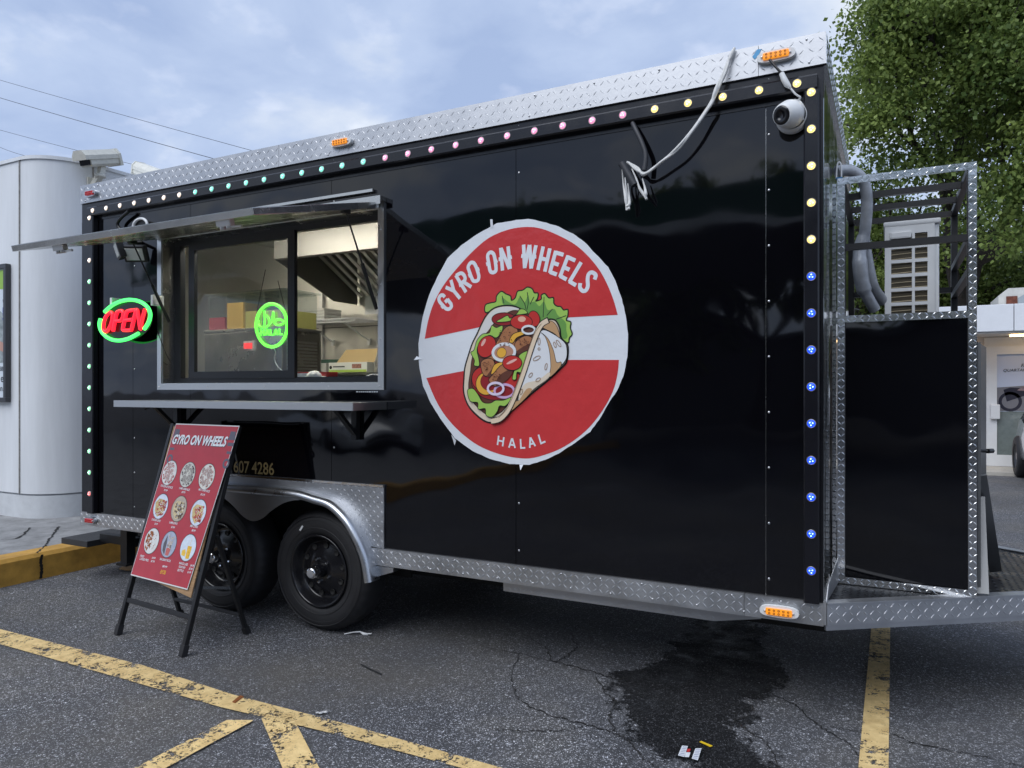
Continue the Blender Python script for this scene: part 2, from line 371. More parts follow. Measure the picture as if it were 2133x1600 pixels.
# yellow paint lines
def worn_paint():
    m = bpy.data.materials.new('worn_yellow_paint'); m.use_nodes = True; nt = m.node_tree; b = nt.nodes['Principled BSDF']; NN = nt.nodes.new; K = nt.links.new
    t = NN('ShaderNodeTexCoord')
    def noise(s, d=8, r=.7): n = NN('ShaderNodeTexNoise'); n.inputs['Scale'].default_value = s; n.inputs['Detail'].default_value = d; n.inputs['Roughness'].default_value = r; K(t.outputs['Object'], n.inputs['Vector']); return n.outputs['Fac']
    c = NN('ShaderNodeValToRGB'); c.color_ramp.elements[0].color = (.54, .37, .15, 1); c.color_ramp.elements[1].color = (.78, .58, .27, 1)
    c.color_ramp.elements[0].position = .3; c.color_ramp.elements[1].position = .65; K(noise(16), c.inputs[0]); K(c.outputs[0], b.inputs['Base Color'])
    b.inputs['Roughness'].default_value = .75
    a = NN('ShaderNodeMath'); a.operation = 'MULTIPLY_ADD'; a.inputs[1].default_value = .62; K(noise(7, 10, .8), a.inputs[0])
    a2 = NN('ShaderNodeMath'); a2.operation = 'MULTIPLY'; a2.inputs[1].default_value = .38; K(noise(70, 4, .75), a2.inputs[0]); K(a2.outputs[0], a.inputs[2])
    mr = NN('ShaderNodeMapRange'); mr.inputs[1].default_value = .455; mr.inputs[2].default_value = .475; K(a.outputs[0], mr.inputs[0])
    bp = NN('ShaderNodeBump'); bp.inputs['Distance'].default_value = .0015; K(noise(120, 3), bp.inputs['Height']); K(bp.outputs[0], b.inputs['Normal'])
    tr = NN('ShaderNodeBsdfTransparent'); mi = NN('ShaderNodeMixShader'); K(mr.outputs[0], mi.inputs[0]); K(tr.outputs[0], mi.inputs[1]); K(b.outputs[0], mi.inputs[2])
    K(mi.outputs[0], nt.nodes['Material Output'].inputs[0]); return m
YEL = worn_paint()
def line(P, z=.006):
    MB().poly([(x, y, z) for x, y in P]).build('painted_line', YEL, gr)
def pline(P): line([tuple(onZ(*p).xy) for p in P])
line([(-.45, -.81), (.6, -.80), (1.75, -.785), (2.45, -.83), (3.1, -.822), (4.1, -.84), (4.1, -.90), (3.1, -.915), (2.5, -.95), (1.8, -.945), (.7, -.945), (-.45, -.95)])
q = [onZ(*p) for p in [(455, 1513), (513, 1513), (345, 1600), (288, 1600)]]; e = (q[3]-q[0])*1.5; b = (q[0]-q[3])*.12; q[0] += b; q[1] += b
line([(q[0].x, q[0].y), (q[1].x, q[1].y), (q[1].x+e.x, q[1].y+e.y), (q[0].x+e.x, q[0].y+e.y)], .0085)
q = [onZ(*p) for p in [(550, 1515), (618, 1515), (651, 1600), (586, 1600)]]; e = (q[3]-q[0])*3; b = (q[0]-q[3])*.35; q[0] += b; q[1] += b
line([(q[0].x, q[0].y), (q[1].x, q[1].y), (q[1].x+e.x, q[1].y+e.y), (q[0].x+e.x, q[0].y+e.y)], .011)
line([(5.045, -1.2), (5.145, -1.2), (5.165, 3.2), (5.065, 3.2)])
# pavement and kerb at the left
CONC = mat('pavement_concrete', (.25, .25, .25), .85, var=.35, vscale=7, bump=.004, bscale=45)
KERB = mat('yellow_kerb_paint', (.50, .27, .045), .7, var=.3, vscale=9, bump=.004, bscale=18)
pv = MB(); pv.box(-14, -.72, -14, 14, -.1, .188); pv.build('pavement', CONC, kind='structure')
kb = thing('kerb', (-.6, 0, 0), 'yellow painted concrete kerb edging the pavement', 'kerb')
y = -14.0
while y < 14:
    l = 3.0 if y < -3 or y > 2 else (1.35 if y < -.2 else 1.6)
    P = [(-.505, y+.006, 0), (-.52, y+.006, .165), (-.545, y+.006, .192), (-.72, y+.006, .192), (-.72, y+.006, -.05), (-.505, y+.006, -.05)]
    MB().prism(P, (0, l-.012, 0)).build('kerb_stone', KERB, kb); y += l
for C in [[(122, 1098), (112, 1112), (100, 1128), (92, 1140), (78, 1152)], [(60, 1100), (40, 1120), (0, 1125)]]:
    mb = MB(); P = catmull([tuple(onZ(a, b, .19)) for a, b in C], 8); k = len(P); vs = []
    for p in P:
        wd = random.uniform(.003, .012); p = p+Vector((0, random.uniform(-.01, .01), .003)); vs += [p+Vector((wd, .3*wd, 0)), p-Vector((wd, .3*wd, 0))]
    mb.add(vs, [(2*i, 2*i+2, 2*i+3, 2*i+1) for i in range(k-1)]).build('crack', CRK, bpy.data.objects['pavement'])
P = [onX(87, 1155, -.5), onX(84, 1170, -.5), onX(86, 1185, -.5), onX(84, 1205, -.5)]
mb = MB(); vs = []
for p in catmull([tuple(p) for p in P], 6): wd = random.uniform(.006, .014); vs += [p+Vector((.006, wd, 0)), p+Vector((.006, -wd, 0))]
mb.add(vs, [(2*i, 2*i+2, 2*i+3, 2*i+1) for i in range(len(vs)//2-1)]).build('crack', CRK, kb)

# ---- white clad building at the left (rounded corner)
bd = thing('clad_building', (-3, 2, .188), 'white metal clad building with a rounded corner at the left', 'building')
YB, XB, RB = .83, -1.86, .42                               # faces parallel to the trailer's side and end
def bpath(n=14):
    P = [(-9, YB)]; seams = []
    P.append((XB-RB, YB)); 
    for i in range(1, n): a = -math.pi/2+math.pi/2*i/n; P.append((XB-RB+RB*math.cos(a), YB+RB+RB*math.sin(a)))
    P.append((XB, YB+RB)); P.append((XB, 9)); return P
bp_ = bpath()
def strip(P, z0, z1, off=0, cap=False):
    mb = MB(); k = len(P); vs = []
    for i, (x, y) in enumerate(P): vs += [(x, y, z0), (x, y, z1)]
    mb.add(vs, [(2*i, 2*i+2, 2*i+3, 2*i+1) for i in range(k-1)], True)
    if cap: mb.poly([(x, y, z1) for x, y in P]+[(-9, 9, z1)])
    return mb
def offs(P, d):
    out = []
    for i, (x, y) in enumerate(P):
        a = Vector(P[max(i-1, 0)]); b = Vector(P[min(i+1, len(P)-1)]); t = (b-a).normalized(); out.append((x+t.y*d, y-t.x*d))
    return out
ZT = 3.66
strip(offs(bp_, -.02), .188, ZT-.02, cap=True).build('inner_wall', WPAINT, bd)
seg = [[(-9, YB), (-6.2, YB)], [(-6.19, YB), (-4.1, YB)], [(-4.09, YB), (XB-RB-.02, YB)], [(XB-RB-.012, YB)]+bp_[1:-1]+[(XB, YB+RB+.02)], [(XB, YB+RB+.03), (XB, 3.2)], [(XB, 3.21), (XB, 6)], [(XB, 6.01), (XB, 9)]]
for sgm in seg: strip(sgm, .42, ZT, cap=False).build('cladding_panel', WPAINT, bd)
PLI = mat('plinth_paint', (.60, .62, .64), .55, var=.12, vscale=6, bump=.003, bscale=12)
strip(offs(bp_, .006), .17, .405).build('plinth', PLI, bd)
mb = MB(); mb.add([], []); 
P = offs(bp_, .012); vs = []
for (x, y), (x2, y2) in zip(bp_, offs(bp_, .014)): vs += [(x2, y2, ZT+.004), (x, y, ZT+.004), (x2, y2, ZT-.03)]
mb = MB(); mb.add(vs, [(3*i, 3*i+3, 3*i+4, 3*i+1) for i in range(len(bp_)-1)]+[(3*i, 3*i+3, 3*i+5, 3*i+2) for i in range(len(bp_)-1)])
mb.build('roof_edge', WPAINT, bd)
SEAM = mat('seam_sealant', (.32, .31, .29), .8, var=.3, vscale=30)
for (x, y, z0, z1) in [(XB-RB-.016, YB-.004, .42, ZT), (XB+.004, YB+RB+.025, .42, ZT)]:
    MB().box(x-.006, x+.006, y-.006, y+.006, z0, z1).build('seam_strip', SEAM, bd)
# framed notice on the building
fp = thing('framed_poster', (-3.3, YB-.03, 1.3), 'framed advertising poster on the white building wall at the left edge', 'poster')
q = [onY(14, 549, YB-.04), onY(22, 838, YB-.04)]; X1 = q[0].x; zt, zb = q[0].z, q[1].z
PF = mat('poster_frame', (.07, .07, .075), .35, .6)
for (a, b, c, d) in [(X1-1.06, X1, zt-.045, zt), (X1-1.06, X1, zb, zb+.045), (X1-.045, X1, zb+.045, zt-.045), (X1-1.06, X1-1.015, zb+.045, zt-.045)]:
    MB().box(a, b, YB-.05, YB-.004, c, d, .004).build('frame_rail', PF, fp)
MB().box(X1-1.015, X1-.045, YB-.03, YB-.006, zb+.045, zt-.045).build('poster_sheet', flat('poster_paper', (.62, .68, .74)), fp)
pl = Plane((X1-1.015, YB-.031, zb+.045), (1, 0, 0), (0, 0, 1)); PWd, PHt = .97, zt-zb-.09
shape(MB(), pl, [(0, PHt-.13), (PWd, PHt-.2), (PWd, PHt-.01), (0, PHt-.01)], .001).build('green_band', flat('print_green', (.28, .48, .06)), fp)
shape(MB(), pl, [(.1, .34), (PWd-.005, .34), (PWd-.005, .8), (.7, .95), (.4, .9)], .001).build('printed_picture', flat('print_grey', (.33, .37, .38), var=.5, vscale=14), fp)
shape(MB(), pl, catmull([(.55, .5), (.7, .45), (.85, .47), (.95, .44), (.95, .53), (.8, .58), (.65, .57)], 4, True), .002).build('printed_hands', flat('print_skin', (.5, .27, .21)), fp) if False else \
    shape(MB(), pl, [(.55, .5), (.7, .45), (.85, .47), (.955, .44), (.955, .53), (.8, .58), (.65, .57)], .002).build('printed_hands', flat('print_skin', (.5, .27, .21)), fp)
mb = MB(); text(mb, pl, 'plan.', (.80, .045), (.945, .045), .002); text(mb, pl, 'e', (.90, .15), (.945, .15), .002); text(mb, pl, '-4358', (.80, .26), (.935, .26), .002, bold=.01)
text(mb, pl, 't', (.93, PHt-.33), (.952, PHt-.33), .002); mb.build('lettering', INK, fp)
text(MB(), pl, '!', (.93, PHt-.50), (.952, PHt-.50), .002, ht=.13, bold=.02).build('lettering', flat('print_blue', (.02, .05, .3)), fp)

# ---- bullet cameras on the building
def bullet(front, back, foot, label):
    front, back = Vector(front), Vector(back); d = (back-front); l = d.length; d.normalize(); s = d.cross(Vector((0, 0, 1))).normalized(); u = s.cross(d)
    t = thing('security_camera', tuple(foot), label, 'camera', 'security cameras on the white building')
    def sec(t0, poly): c = front+d*t0; return [c+s*a+u*b for a, b in poly]
    low = [(-.075, .01), (-.075, -.05), (-.055, -.07), (.055, -.07), (.075, -.05), (.075, .01)]
    hood = [(-.085, -.005), (-.085, .035), (-.05, .085), (.05, .085), (.085, .035), (.085, -.005)]
    MB().prism(sec(.03, low), d*(l-.04)).build('housing', CREAM, t)
    MB().prism(sec(-.03, hood), d*(l+.02)).build('sun_shield', CREAM, t)
    MB().obox(front+d*.024-u*.003, s, d, u, .12, .014, .1).build('lens_window', mat('dark_lens', (.01, .012, .02), .08), t)
    MB().prism(sec(l-.02, [(-.09, -.075), (-.09, .04), (-.055, .09), (.055, .09), (.09, .04), (.09, -.075)]), d*.03).build('rear_cap', CREAM, t)
    c = front+d*(l*.55); el = Vector((c.x, c.y, c.z-.17)); ft = Vector(foot)
    mb = MB(); mb.bar(c-u*.07, el, .05, .06); mb.bar(el+Vector((0, 0, .01)), ft+Vector((.03, 0, 0)), .05, .055); mb.lathe([(0, .02), (.045, .02), (.05, 0), (.045, -.012), (0, -.012)], el, (0, 0, 1), 16)
    mb.build('mount_arm', CREAM, t); MB().box(ft.x, ft.x+.014, ft.y-.05, ft.y+.05, ft.z-.085, ft.z+.085, .006).build('wall_plate', CREAM, t)
f = onX(176, 337, -1.55); b = onX(238, 335, -1.62)
bullet(onY(171, 333, 1.06), onY(238, 330, 1.42), (XB+.004, 1.26, 3.43), 'white bullet security camera at the rounded building corner')
bullet(onY(350, 376, 2.30), onY(290, 353, 2.62), (XB+.004, 2.5, 3.42), 'cream bullet security camera half hidden behind the trailer roof edge')

# ---- overhead wires
WIRE = mat('wire', (.06, .065, .08), .6)
for i, (a, b, lab) in enumerate([((0, 168), (535, 318), 'topmost overhead wire crossing the left sky'), ((0, 205), (445, 332), 'second overhead wire from the top in the left sky'),
                 ((0, 272), (310, 352), 'third overhead wire, passing behind the bullet cameras'), ((0, 308), (50, 325), 'lowest overhead wire, vanishing behind the building top')]):
    p, q = onY(*a, 14+i*.3), onY(*b, 14+i*.3); d = q-p; P = [p+d*t+Vector((0, 0, -.25*4*(t+1.2)*(2.2-t)/11.6+.25)) for t in [-1.2+3.4*k/24 for k in range(25)]]
    tag(MB().tube(P, .012 if i == 1 else .009, 6).build('overhead_wire', WIRE), lab, 'wire', 'overhead wires')

# ---- trees
def leafmat(name, c0, c1):
    m = bpy.data.materials.new(name); m.use_nodes = True; nt = m.node_tree; b = nt.nodes['Principled BSDF']; NN = nt.nodes.new; K = nt.links.new
    at = NN('ShaderNodeAttribute'); at.attribute_name = 'tint'; c = NN('ShaderNodeValToRGB')
    c.color_ramp.elements[0].color = (*c0, 1); c.color_ramp.elements[1].color = (*c1, 1); K(at.outputs['Fac'], c.inputs[0]); K(c.outputs[0], b.inputs['Base Color'])
    b.inputs['Roughness'].default_value = .5; b.inputs['Specular IOR Level'].default_value = .3
    tl = NN('ShaderNodeBsdfTranslucent'); K(c.outputs[0], tl.inputs[0]); mi = NN('ShaderNodeMixShader'); mi.inputs[0].default_value = .35
    K(b.outputs[0], mi.inputs[1]); K(tl.outputs[0], mi.inputs[2]); K(mi.outputs[0], nt.nodes['Material Output'].inputs[0]); return m
LEAF = leafmat('maple_leaf', (.07, .12, .028), (.30, .38, .10)); BARK = mat('bark', (.05, .042, .036), .9, var=.4, vscale=12, bump=.02, bscale=20)
def tree(base, H, rad, n_leaf, label, seed, size=.13, z0=.25, group=None, lean=(0, 0)):
    r = np.random.default_rng(seed); base = Vector(base); t = thing('tree', tuple(base), label, 'tree', group); mb = MB(); tips = []
    def grow(p, d, l, rr, lev):
        P = [p]; q = p
        for k in range(4):
            d = (d+Vector(r.normal(0, .16, 3))+Vector((0, 0, .03 if lev else .1))).normalized(); q = q+d*(l/4); P.append(q)
        mb.tube(P, [rr*(1-.42*k/4) for k in range(5)], 7 if lev < 2 else 4, cap=False)
        if lev >= 2: tips.extend(P[2:])
        elif lev == 1: tips.extend(P[3:])
        if lev < 4:
            nb = [4, 4, 3, 3][lev]
            for k in range(nb):
                a = 2*math.pi*(k+r.uniform(-.3, .3))/nb+lev; sp = r.uniform(.5, 1.05); u, v = frame_of(d)
                nd = (d*math.cos(sp)+(u*math.cos(a)+v*math.sin(a))*math.sin(sp)); nd.z = nd.z*.8+.08
                grow(P[-1] if k else P[-2], nd.normalized(), l*r.uniform(.62, .8), rr*.55, lev+1)
    grow(base, Vector((lean[0], lean[1], 1)).normalized(), H*z0, rad*.07, 0)
    tp = np.array([tuple(p) for p in tips]); c = np.array(base)
    top = tp[:, 2].max()-c[2]; sc = H/top*.95; wr = np.percentile(np.hypot(tp[:, 0]-c[0], tp[:, 1]-c[1]), 95); sx = rad/wr
    mb.v = [(c[0]+(x-c[0])*sx, c[1]+(y-c[1])*sx, c[2]+(z-c[2])*sc) for x, y, z in mb.v]
    tp = (tp-c)*np.array([sx, sx, sc])+c; mb.build('trunk', BARK, t)
    dist = np.linalg.norm((tp-(c+np.array([0, 0, H*.6])))/np.array([rad, rad, H*.42]), axis=1); pr_ = np.clip(dist, .15, 1.2)**1.5; pr_ /= pr_.sum()
    ncl = max(150, n_leaf//330); cen = tp[r.choice(len(tp), ncl, p=pr_)]+r.normal(0, .25, (ncl, 3)); csz = rad*r.uniform(.045, .12, ncl)
    ci = r.integers(0, ncl, n_leaf); cl = cen[ci]; g = r.normal(0, 1, (n_leaf, 3)); g[:, 2] = g[:, 2]*.62-.22*(g[:, 0]**2+g[:, 1]**2)*.5
    pos = cl+g*csz[ci][:, None]
    s = size*r.uniform(.6, 1.25, n_leaf); a = r.normal(0, 1, (n_leaf, 3)); a[:, 2] -= .7; a /= np.linalg.norm(a, axis=1)[:, None]
    b = np.cross(a, r.normal(0, 1, (n_leaf, 3))+np.array([0, 0, 1.2])); b /= np.linalg.norm(b, axis=1)[:, None]+1e-9; nn = np.cross(a, b)
    V = np.stack([pos, pos+a*s[:, None]*.5+b*s[:, None]*.36-nn*s[:, None]*.08, pos+a*s[:, None], pos+a*s[:, None]*.5-b*s[:, None]*.36-nn*s[:, None]*.08], 1).reshape(-1, 3)
    me = bpy.data.meshes.new('crown'); nf = n_leaf*2; I = np.arange(n_leaf)[:, None]*4; T = np.concatenate([I+np.array([0, 1, 2]), I+np.array([0, 2, 3])], 1).reshape(-1).astype(np.int32)
    me.vertices.add(len(V)); me.vertices.foreach_set('co', V.ravel().astype(np.float32)); me.loops.add(nf*3); me.loops.foreach_set('vertex_index', T)
    me.polygons.add(nf); me.polygons.foreach_set('loop_start', np.arange(nf, dtype=np.int32)*3); me.polygons.foreach_set('loop_total', np.full(nf, 3, np.int32)); me.update()
    ct = r.uniform(-1, 1, ncl)[ci]   # one random tint offset per leaf clump
    at = me.attributes.new('tint', 'FLOAT', 'POINT'); at.data.foreach_set('value', np.repeat(np.clip(.46+.38*ct+r.normal(0, .14, n_leaf), 0, 1), 4).astype(np.float32))
    me.materials.append(LEAF); o = bpy.data.objects.new('crown', me); link(o, t); return t
tree(tuple(onY(1985, 812, 17).xy)+(0,), 13.5, 4.6, 150000, 'large green maple rising behind the trailer front', 3, .105, group='trees behind the trailer')
tree(tuple(onY(2330, 812, 18).xy)+(0,), 13, 5.0, 120000, 'green maple reaching in from the right edge behind the shop', 5, .105, group='trees behind the trailer')
tree(tuple(onY(1800, 812, 23).xy)+(0,), 8.0, 4.2, 42000, 'lower shaded tree seen between trailer front and metal cage', 8, .11, .18, group='trees behind the trailer')
tree(tuple(onY(2110, 812, 24).xy)+(0,), 7.2, 5.0, 80000, 'low dense tree above the shop roof at the right', 11, .11, .16, group='trees behind the trailer')

# ---- shop at the right
YS = 12.3
sh = thing('shop', (9, YS+3, 0), 'white fronted shop with a glazed door at the right edge', 'shop')
SW = mat('shop_white_panel', (.74, .76, .79), .4, var=.04, bump=.002, bscale=2)
MB().box(5.6, 16, YS+.12, YS+8, 0, 2.9).build('wall', mat('shop_wall', (.6, .56, .53), .7, var=.15), sh)
x = 5.2
for k in range(6): MB().box(x, x+1.79, YS-.95, YS+.1, 2.40, 2.85, .01).build('fascia_panel', SW, sh); x += 1.8
mb = MB(); mb.box(5.25, 16, YS-.9, YS+.1, 2.37, 2.395); mb.build('soffit', mat('soffit', (.6, .58, .54), .6), sh)
SL = mat('warm_lamp', (1, .8, .5), .4, emit=(1, .68, .34), es=3.2)
MB().box(7.0, 9.6, YS-.55, YS-.40, 2.335, 2.366).build('soffit_lamp', SL, sh); MB().box(5.5, 6.4, YS-.3, YS-.2, 2.335, 2.366).build('soffit_lamp', SL, sh)
DF = mat('door_frame_aluminium', (.66, .67, .68), .4, var=.04)
dx0, dx1, dz0, dz1 = 6.70, 8.35, .06, 2.2
dr = MB(); dr.box(dx0, dx0+.16, YS-.02, YS+.06, dz0, dz1); dr.box(dx1-.16, dx1, YS-.02, YS+.06, dz0, dz1)
dr.box(dx0+.16, dx1-.16, YS-.021, YS+.059, dz1-.15, dz1); dr.box(dx0+.16, dx1-.16, YS-.021, YS+.059, dz0, dz0+.2); dr = dr.build('door', DF, sh)
MB().box(dx0+.06, dx0+.2, YS-.09, YS-.022, .9, 1.16, .02).build('handle', DF, dr)
MB().box(dx0+.16, dx1-.16, YS+.02, YS+.03, dz0+.2, dz1-.15).build('door_picture', flat('door_print_sky', (.52, .58, .72), .15), dr)
pl = Plane((dx0+.16, YS+.017, dz0+.2), (1, 0, 0), (0, 0, 1))
shape(MB(), pl, [(0, 0), (1.33, 0), (1.33, .80), (0, .77)], .001).build('printed_track', flat('print_track', (.16, .19, .185), .15, var=.15, vscale=12), dr)
shape(MB(), pl, [(0, 1.2), (1.33, 1.3), (1.33, .8), (0, .78)], .0015).build('printed_verge', flat('print_verge', (.18, .18, .2), .2), dr)
mb = MB(); stroke(mb, pl, ell(.2, .95, .15, .15), .05, .003, True); stroke(mb, pl, ell(1.05, .97, .15, .15), .05, .003, True)
shape(mb, pl, [(.15, .95), (.4, 1.05), (.75, 1.0), (.95, .98), (.9, 1.16), (.6, 1.17), (.2, 1.2), (.1, 1.16)], .003); mb.build('printed_motorcycle', flat('print_dark', (.03, .03, .045), .2), dr)
mb = MB(); shape(mb, pl, [(.3, 1.15), (.45, 1.27), (.75, 1.33), (.9, 1.25), (.85, 1.15), (.6, 1.12)], .004); shape(mb, pl, ell(.86, 1.34, .09, .085), .005); mb.build('printed_rider', flat('print_rider', (.30, .22, .24), .2, var=.5, vscale=20), dr)
mb = MB(); text(mb, pl, 'FABIO', (.36, 1.56), (.58, 1.57), .003, bold=.012, shear=.25); text(mb, pl, 'QUARTARARO', (.10, 1.47), (.58, 1.48), .003, shear=.25); mb.build('lettering', INK, dr)
shape(MB(), pl, [(.25, 0), (.6, .25), (1.33, .6), (1.33, 0)], .002).build('printed_dark_area', flat('print_dark2', (.05, .06, .065), .2), dr)
MB().box(6.68, 16, YS+.061, YS+.119, 0, 2.36).build('front_frame', DF, sh)
MB().box(6.15, 6.55, YS+.05, YS+.119, .3, 2.2).build('side_picture', flat('print_peach', (.6, .33, .24), .3, var=.3, vscale=5), sh)
MB().box(4.5, 16, YS-1.15, YS+.1, -.05, .055).build('shop_step', mat('paving', (.42, .40, .36), .8, var=.2), kind='structure')
ru = thing('rooftop_unit', (8, YS+1, 2.9), 'white rooftop vent unit with a rusty hatch on the shop roof', 'vent unit')
MB().prism([(6.95, YS+.6, 2.86), (6.95, YS+.6, 3.16), (7.1, YS+.6, 3.29), (8.6, YS+.6, 3.29), (8.6, YS+.6, 2.86)], (0, 1.2, 0)).build('casing', mat('aged_white_metal', (.6, .6, .57), .6, var=.15), ru)
MB().box(7.07, 7.24, YS+.58, YS+.598, 2.86, 3.14).build('rusty_hatch', mat('rust', (.16, .05, .03), .8, var=.5, vscale=20), ru)
MB().prism([(7.25, YS+.58, 2.86), (7.25, YS+.58, 3.1), (7.4, YS+.58, 3.2), (8.5, YS+.58, 3.2), (8.5, YS+.58, 2.86)], (0, .018, 0)).build('side_panel', mat('grey_blue_metal', (.33, .38, .42), .5), ru)

# ---- cars
def car(loc, rz, colour, label, name='parked_car'):
    t = thing(name, loc, label, 'car', 'parked cars'); M = Matrix.Translation(Vector(loc)) @ Matrix.Rotation(rz, 4, 'Z'); inv = Matrix.Translation(Vector(loc))
    paint = mat('car_paint_%s' % colour[0], colour[1], .25, .3, coat=1); gl = mat('car_glass', (.01, .012, .014), .04); dk = mat('car_trim', (.015, .015, .016), .5)
    # stations along length (front at +x): x, half width, z low, z belt
    ST = [(-2.2, .66, .42, .72), (-2.1, .78, .30, .90), (-1.6, .88, .24, .96), (-.8, .90, .22, .95), (0, .90, .22, .93), (.7, .90, .22, .92), (1.1, .89, .22, .90), (1.6, .86, .24, .84), (2.0, .78, .28, .74), (2.18, .62, .36, .60)]
    def ring(x, w, a, b): return [(x, -w*.86, a), (x, -w, a+.12), (x, -w, (a+b)/2+.05), (x, -w*.95, b-.03), (x, -w*.82, b), (x, 0, b+.025), (x, w*.82, b), (x, w*.95, b-.03), (x, w, (a+b)/2+.05), (x, w, a+.12), (x, w*.86, a)]
    mb = MB(); vs = [p for s_ in ST for p in ring(*s_)]; n = 11
    mb.add(vs, [(i*n+j, i*n+(j+1) % n, (i+1)*n+(j+1) % n, (i+1)*n+j) for i in range(len(ST)-1) for j in range(n)], True)
    mb.poly(ring(*ST[0])); mb.poly(ring(*ST[-1])); mb.build('body', paint, t, M)
    C = [(-1.75, .70, .93, .95), (-1.15, .68, .93, 1.36), (-.2, .68, .93, 1.44), (.25, .68, .92, 1.40), (1.05, .72, .9, .93)]
    mb = MB(); vs = []
    for x, w, a, b in C: vs += [(x, -w-.1, a), (x, -w+.06*(b-1.2 if b > 1.2 else 0)*2-.02, b), (x, w-.06*(b-1.2 if b > 1.2 else 0)*2+.02, b), (x, w+.1, a)]
    mb.add(vs, [(i*4+j, i*4+j+1, i*4+j+5, i*4+j+4) for i in range(4) for j in range(3)]); mb.build('windows', gl, t, M)
    mb = MB(); mb.obox((-.45, 0, 1.43), Vector((1, 0, 0)), Vector((0, 1, 0)), Vector((0, 0, 1)), 1.35, 1.28, .05, .03); mb.build('roof', paint, t, M)
    for sx in (-1.33, 1.33):
        for sy in (-1, 1):
            wh = MB().lathe([(.2, .0), (.30, .0), (.335, .03), (.34, .1), (.335, .18), (.2, .2)], (sx, sy*.93, .34), (0, -sy, 0), 28).build('wheel', RUBBER, t, M)
            mb = MB().lathe([(.0, .03), (.06, .02), (.08, .05), (.19, .06), (.205, .0), (.21, .02)], (sx, sy*.93, .34), (0, -sy, 0), 20)
            mb.build('rim', mat('car_rim', (.25, .25, .26), .3, .8), wh, M)
            MB().lathe([(.37, 0), (.40, .005), (.41, .1), (.37, .1)], (sx, sy*.905, .34), (0, -sy, 0), 24, -math.pi, 0).build('arch_trim', dk, t, M) if False else None
    for sy in (-1, 1):
        MB().sphere((.72, sy*1.0, 1.0), .12, 12, (.6, .9, .7)).build('mirror', dk, t, M)
        MB().sphere((2.0, sy*.6, .66), .16, 12, (.6, 1.1, .45)).build('headlight', mat('headlight_lens', (.6, .62, .65), .08), t, M)
    MB().box(2.1, 2.2, -.4, .4, .42, .52).build('grille', dk, t, M); MB().box(2.06, 2.19, -.6, .6, .30, .40).build('lower_intake', dk, t, M)
    return t
p = onZ(2116, 1030)
car((p.x+1.22, p.y+1.05, 0), R(-90), ('silver', (.55, .57, .6)), 'silver car at the right frame edge in front of the shop door')
# things behind the viewer that the glossy panels mirror
car((-5.6, -9.4, 0), R(25), ('white', (.7, .71, .72)), 'white car mirrored in the black panel under the counter')
cn = thing('station_canopy', (4, -16, 0), 'green edged filling station canopy mirrored along the trailer side', 'canopy')
MB().box(-16, 22, -21, -11.7, 4.75, 4.8).build('soffit', mat('canopy_soffit', (.2, .2, .2), .6), cn)
GF = mat('canopy_green', (.012, .09, .045), .35); mb = MB()
for a in [(-16, 22, -11.75, -11.65), (-16, 22, -21.05, -20.95)]: mb.box(a[0], a[1], a[2], a[3], 4.82, 5.5)
mb.build('fascia_band', GF, cn); MB().box(-16, 22, -11.77, -11.63, 4.68, 4.815).build('fascia_stripe', mat('canopy_white', (.7, .72, .7), .4), cn)
for x in (-11, -2, 8, 17): MB().box(x-.25, x+.25, -16.3, -15.8, 0, 4.75, .05).build('column', mat('column_paint', (.3, .32, .31), .5), cn)
kb2 = thing('station_kiosk', (4, -27, 0), 'low dark kiosk building behind the filling station canopy', 'building')
MB().box(-14, 20, -32, -27, 0, 3.6).build('wall', mat('kiosk_wall', (.12, .12, .115), .7), kb2); MB().box(-14.3, 20.3, -32.3, -26.7, 3.6, 3.95).build('roof', mat('kiosk_roof', (.08, .09, .09), .7), kb2)
for i, (x, y, h) in enumerate([(1.5, -15, 9.5), (-3, -30, 12), (6, -34, 13), (14, -31, 11), (-12, -34, 12)]):
    tree((x if i else 1.0, y if i else -23.5, 0), h, h*.36, 9000, ['tall dark tree mirrored above the canopy edge', 'broad tree behind the kiosk, left of its middle', 'tallest tree behind the kiosk', 'tree behind the right end of the kiosk', 'tree behind the left end of the kiosk'][i], 30+i, .42, group='trees behind the filling station')

# ================================================================== FOOD TRAILER
TL, TW, ZB, ZR0, ZR1 = 4.914, 2.13, .46, 2.75, 2.877
T = thing('food_trailer', (2.4, 1, 0), 'glossy black food trailer with red round logo and open serving hatch', 'trailer')
WX0, WX1, WZ0, WZ1 = .862, 2.65, 1.46, 2.42                 # serving window opening
AX0, AX1, AZ = .93, 2.60, .80                               # wheel well
# --- outer skin of the serving side: one object per sheet
XS = [0.004, .558, 1.13, 2.31, 3.498, 4.687, TL-.004]
zlo, zhi = .52, 2.76
for a, b in zip(XS[:-1], XS[1:]):
    a += .0015; b -= .0015; mb = MB()
    rects = []
    for (x0, x1) in [(a, min(b, WX0)), (max(a, WX0), min(b, WX1)), (max(a, WX1), b)]:
        if x1-x0 < .002: continue
        inw = x0 >= WX0-1e-6 and x1 <= WX1+1e-6
        for (u0, u1) in [(x0, min(x1, AX0)), (max(x0, AX0), min(x1, AX1)), (max(x0, AX1), x1)]:
            if u1-u0 < .002: continue
            lo_ = AZ if (u0 >= AX0-1e-6 and u1 <= AX1+1e-6) else zlo
            if inw: rects += [(u0, u1, lo_, WZ0), (u0, u1, WZ1, zhi)]
            else: rects.append((u0, u1, lo_, zhi))
    cut = a >= WX0 and b <= WX1
    for u0, u1, v0, v1 in rects:
        mb.box(u0, u1, 0, .006, v0, v1)
        if cut: mb.build('side_panel', BLACK, T); mb = MB()
    if not cut: mb.build('side_panel', BLACK, T)
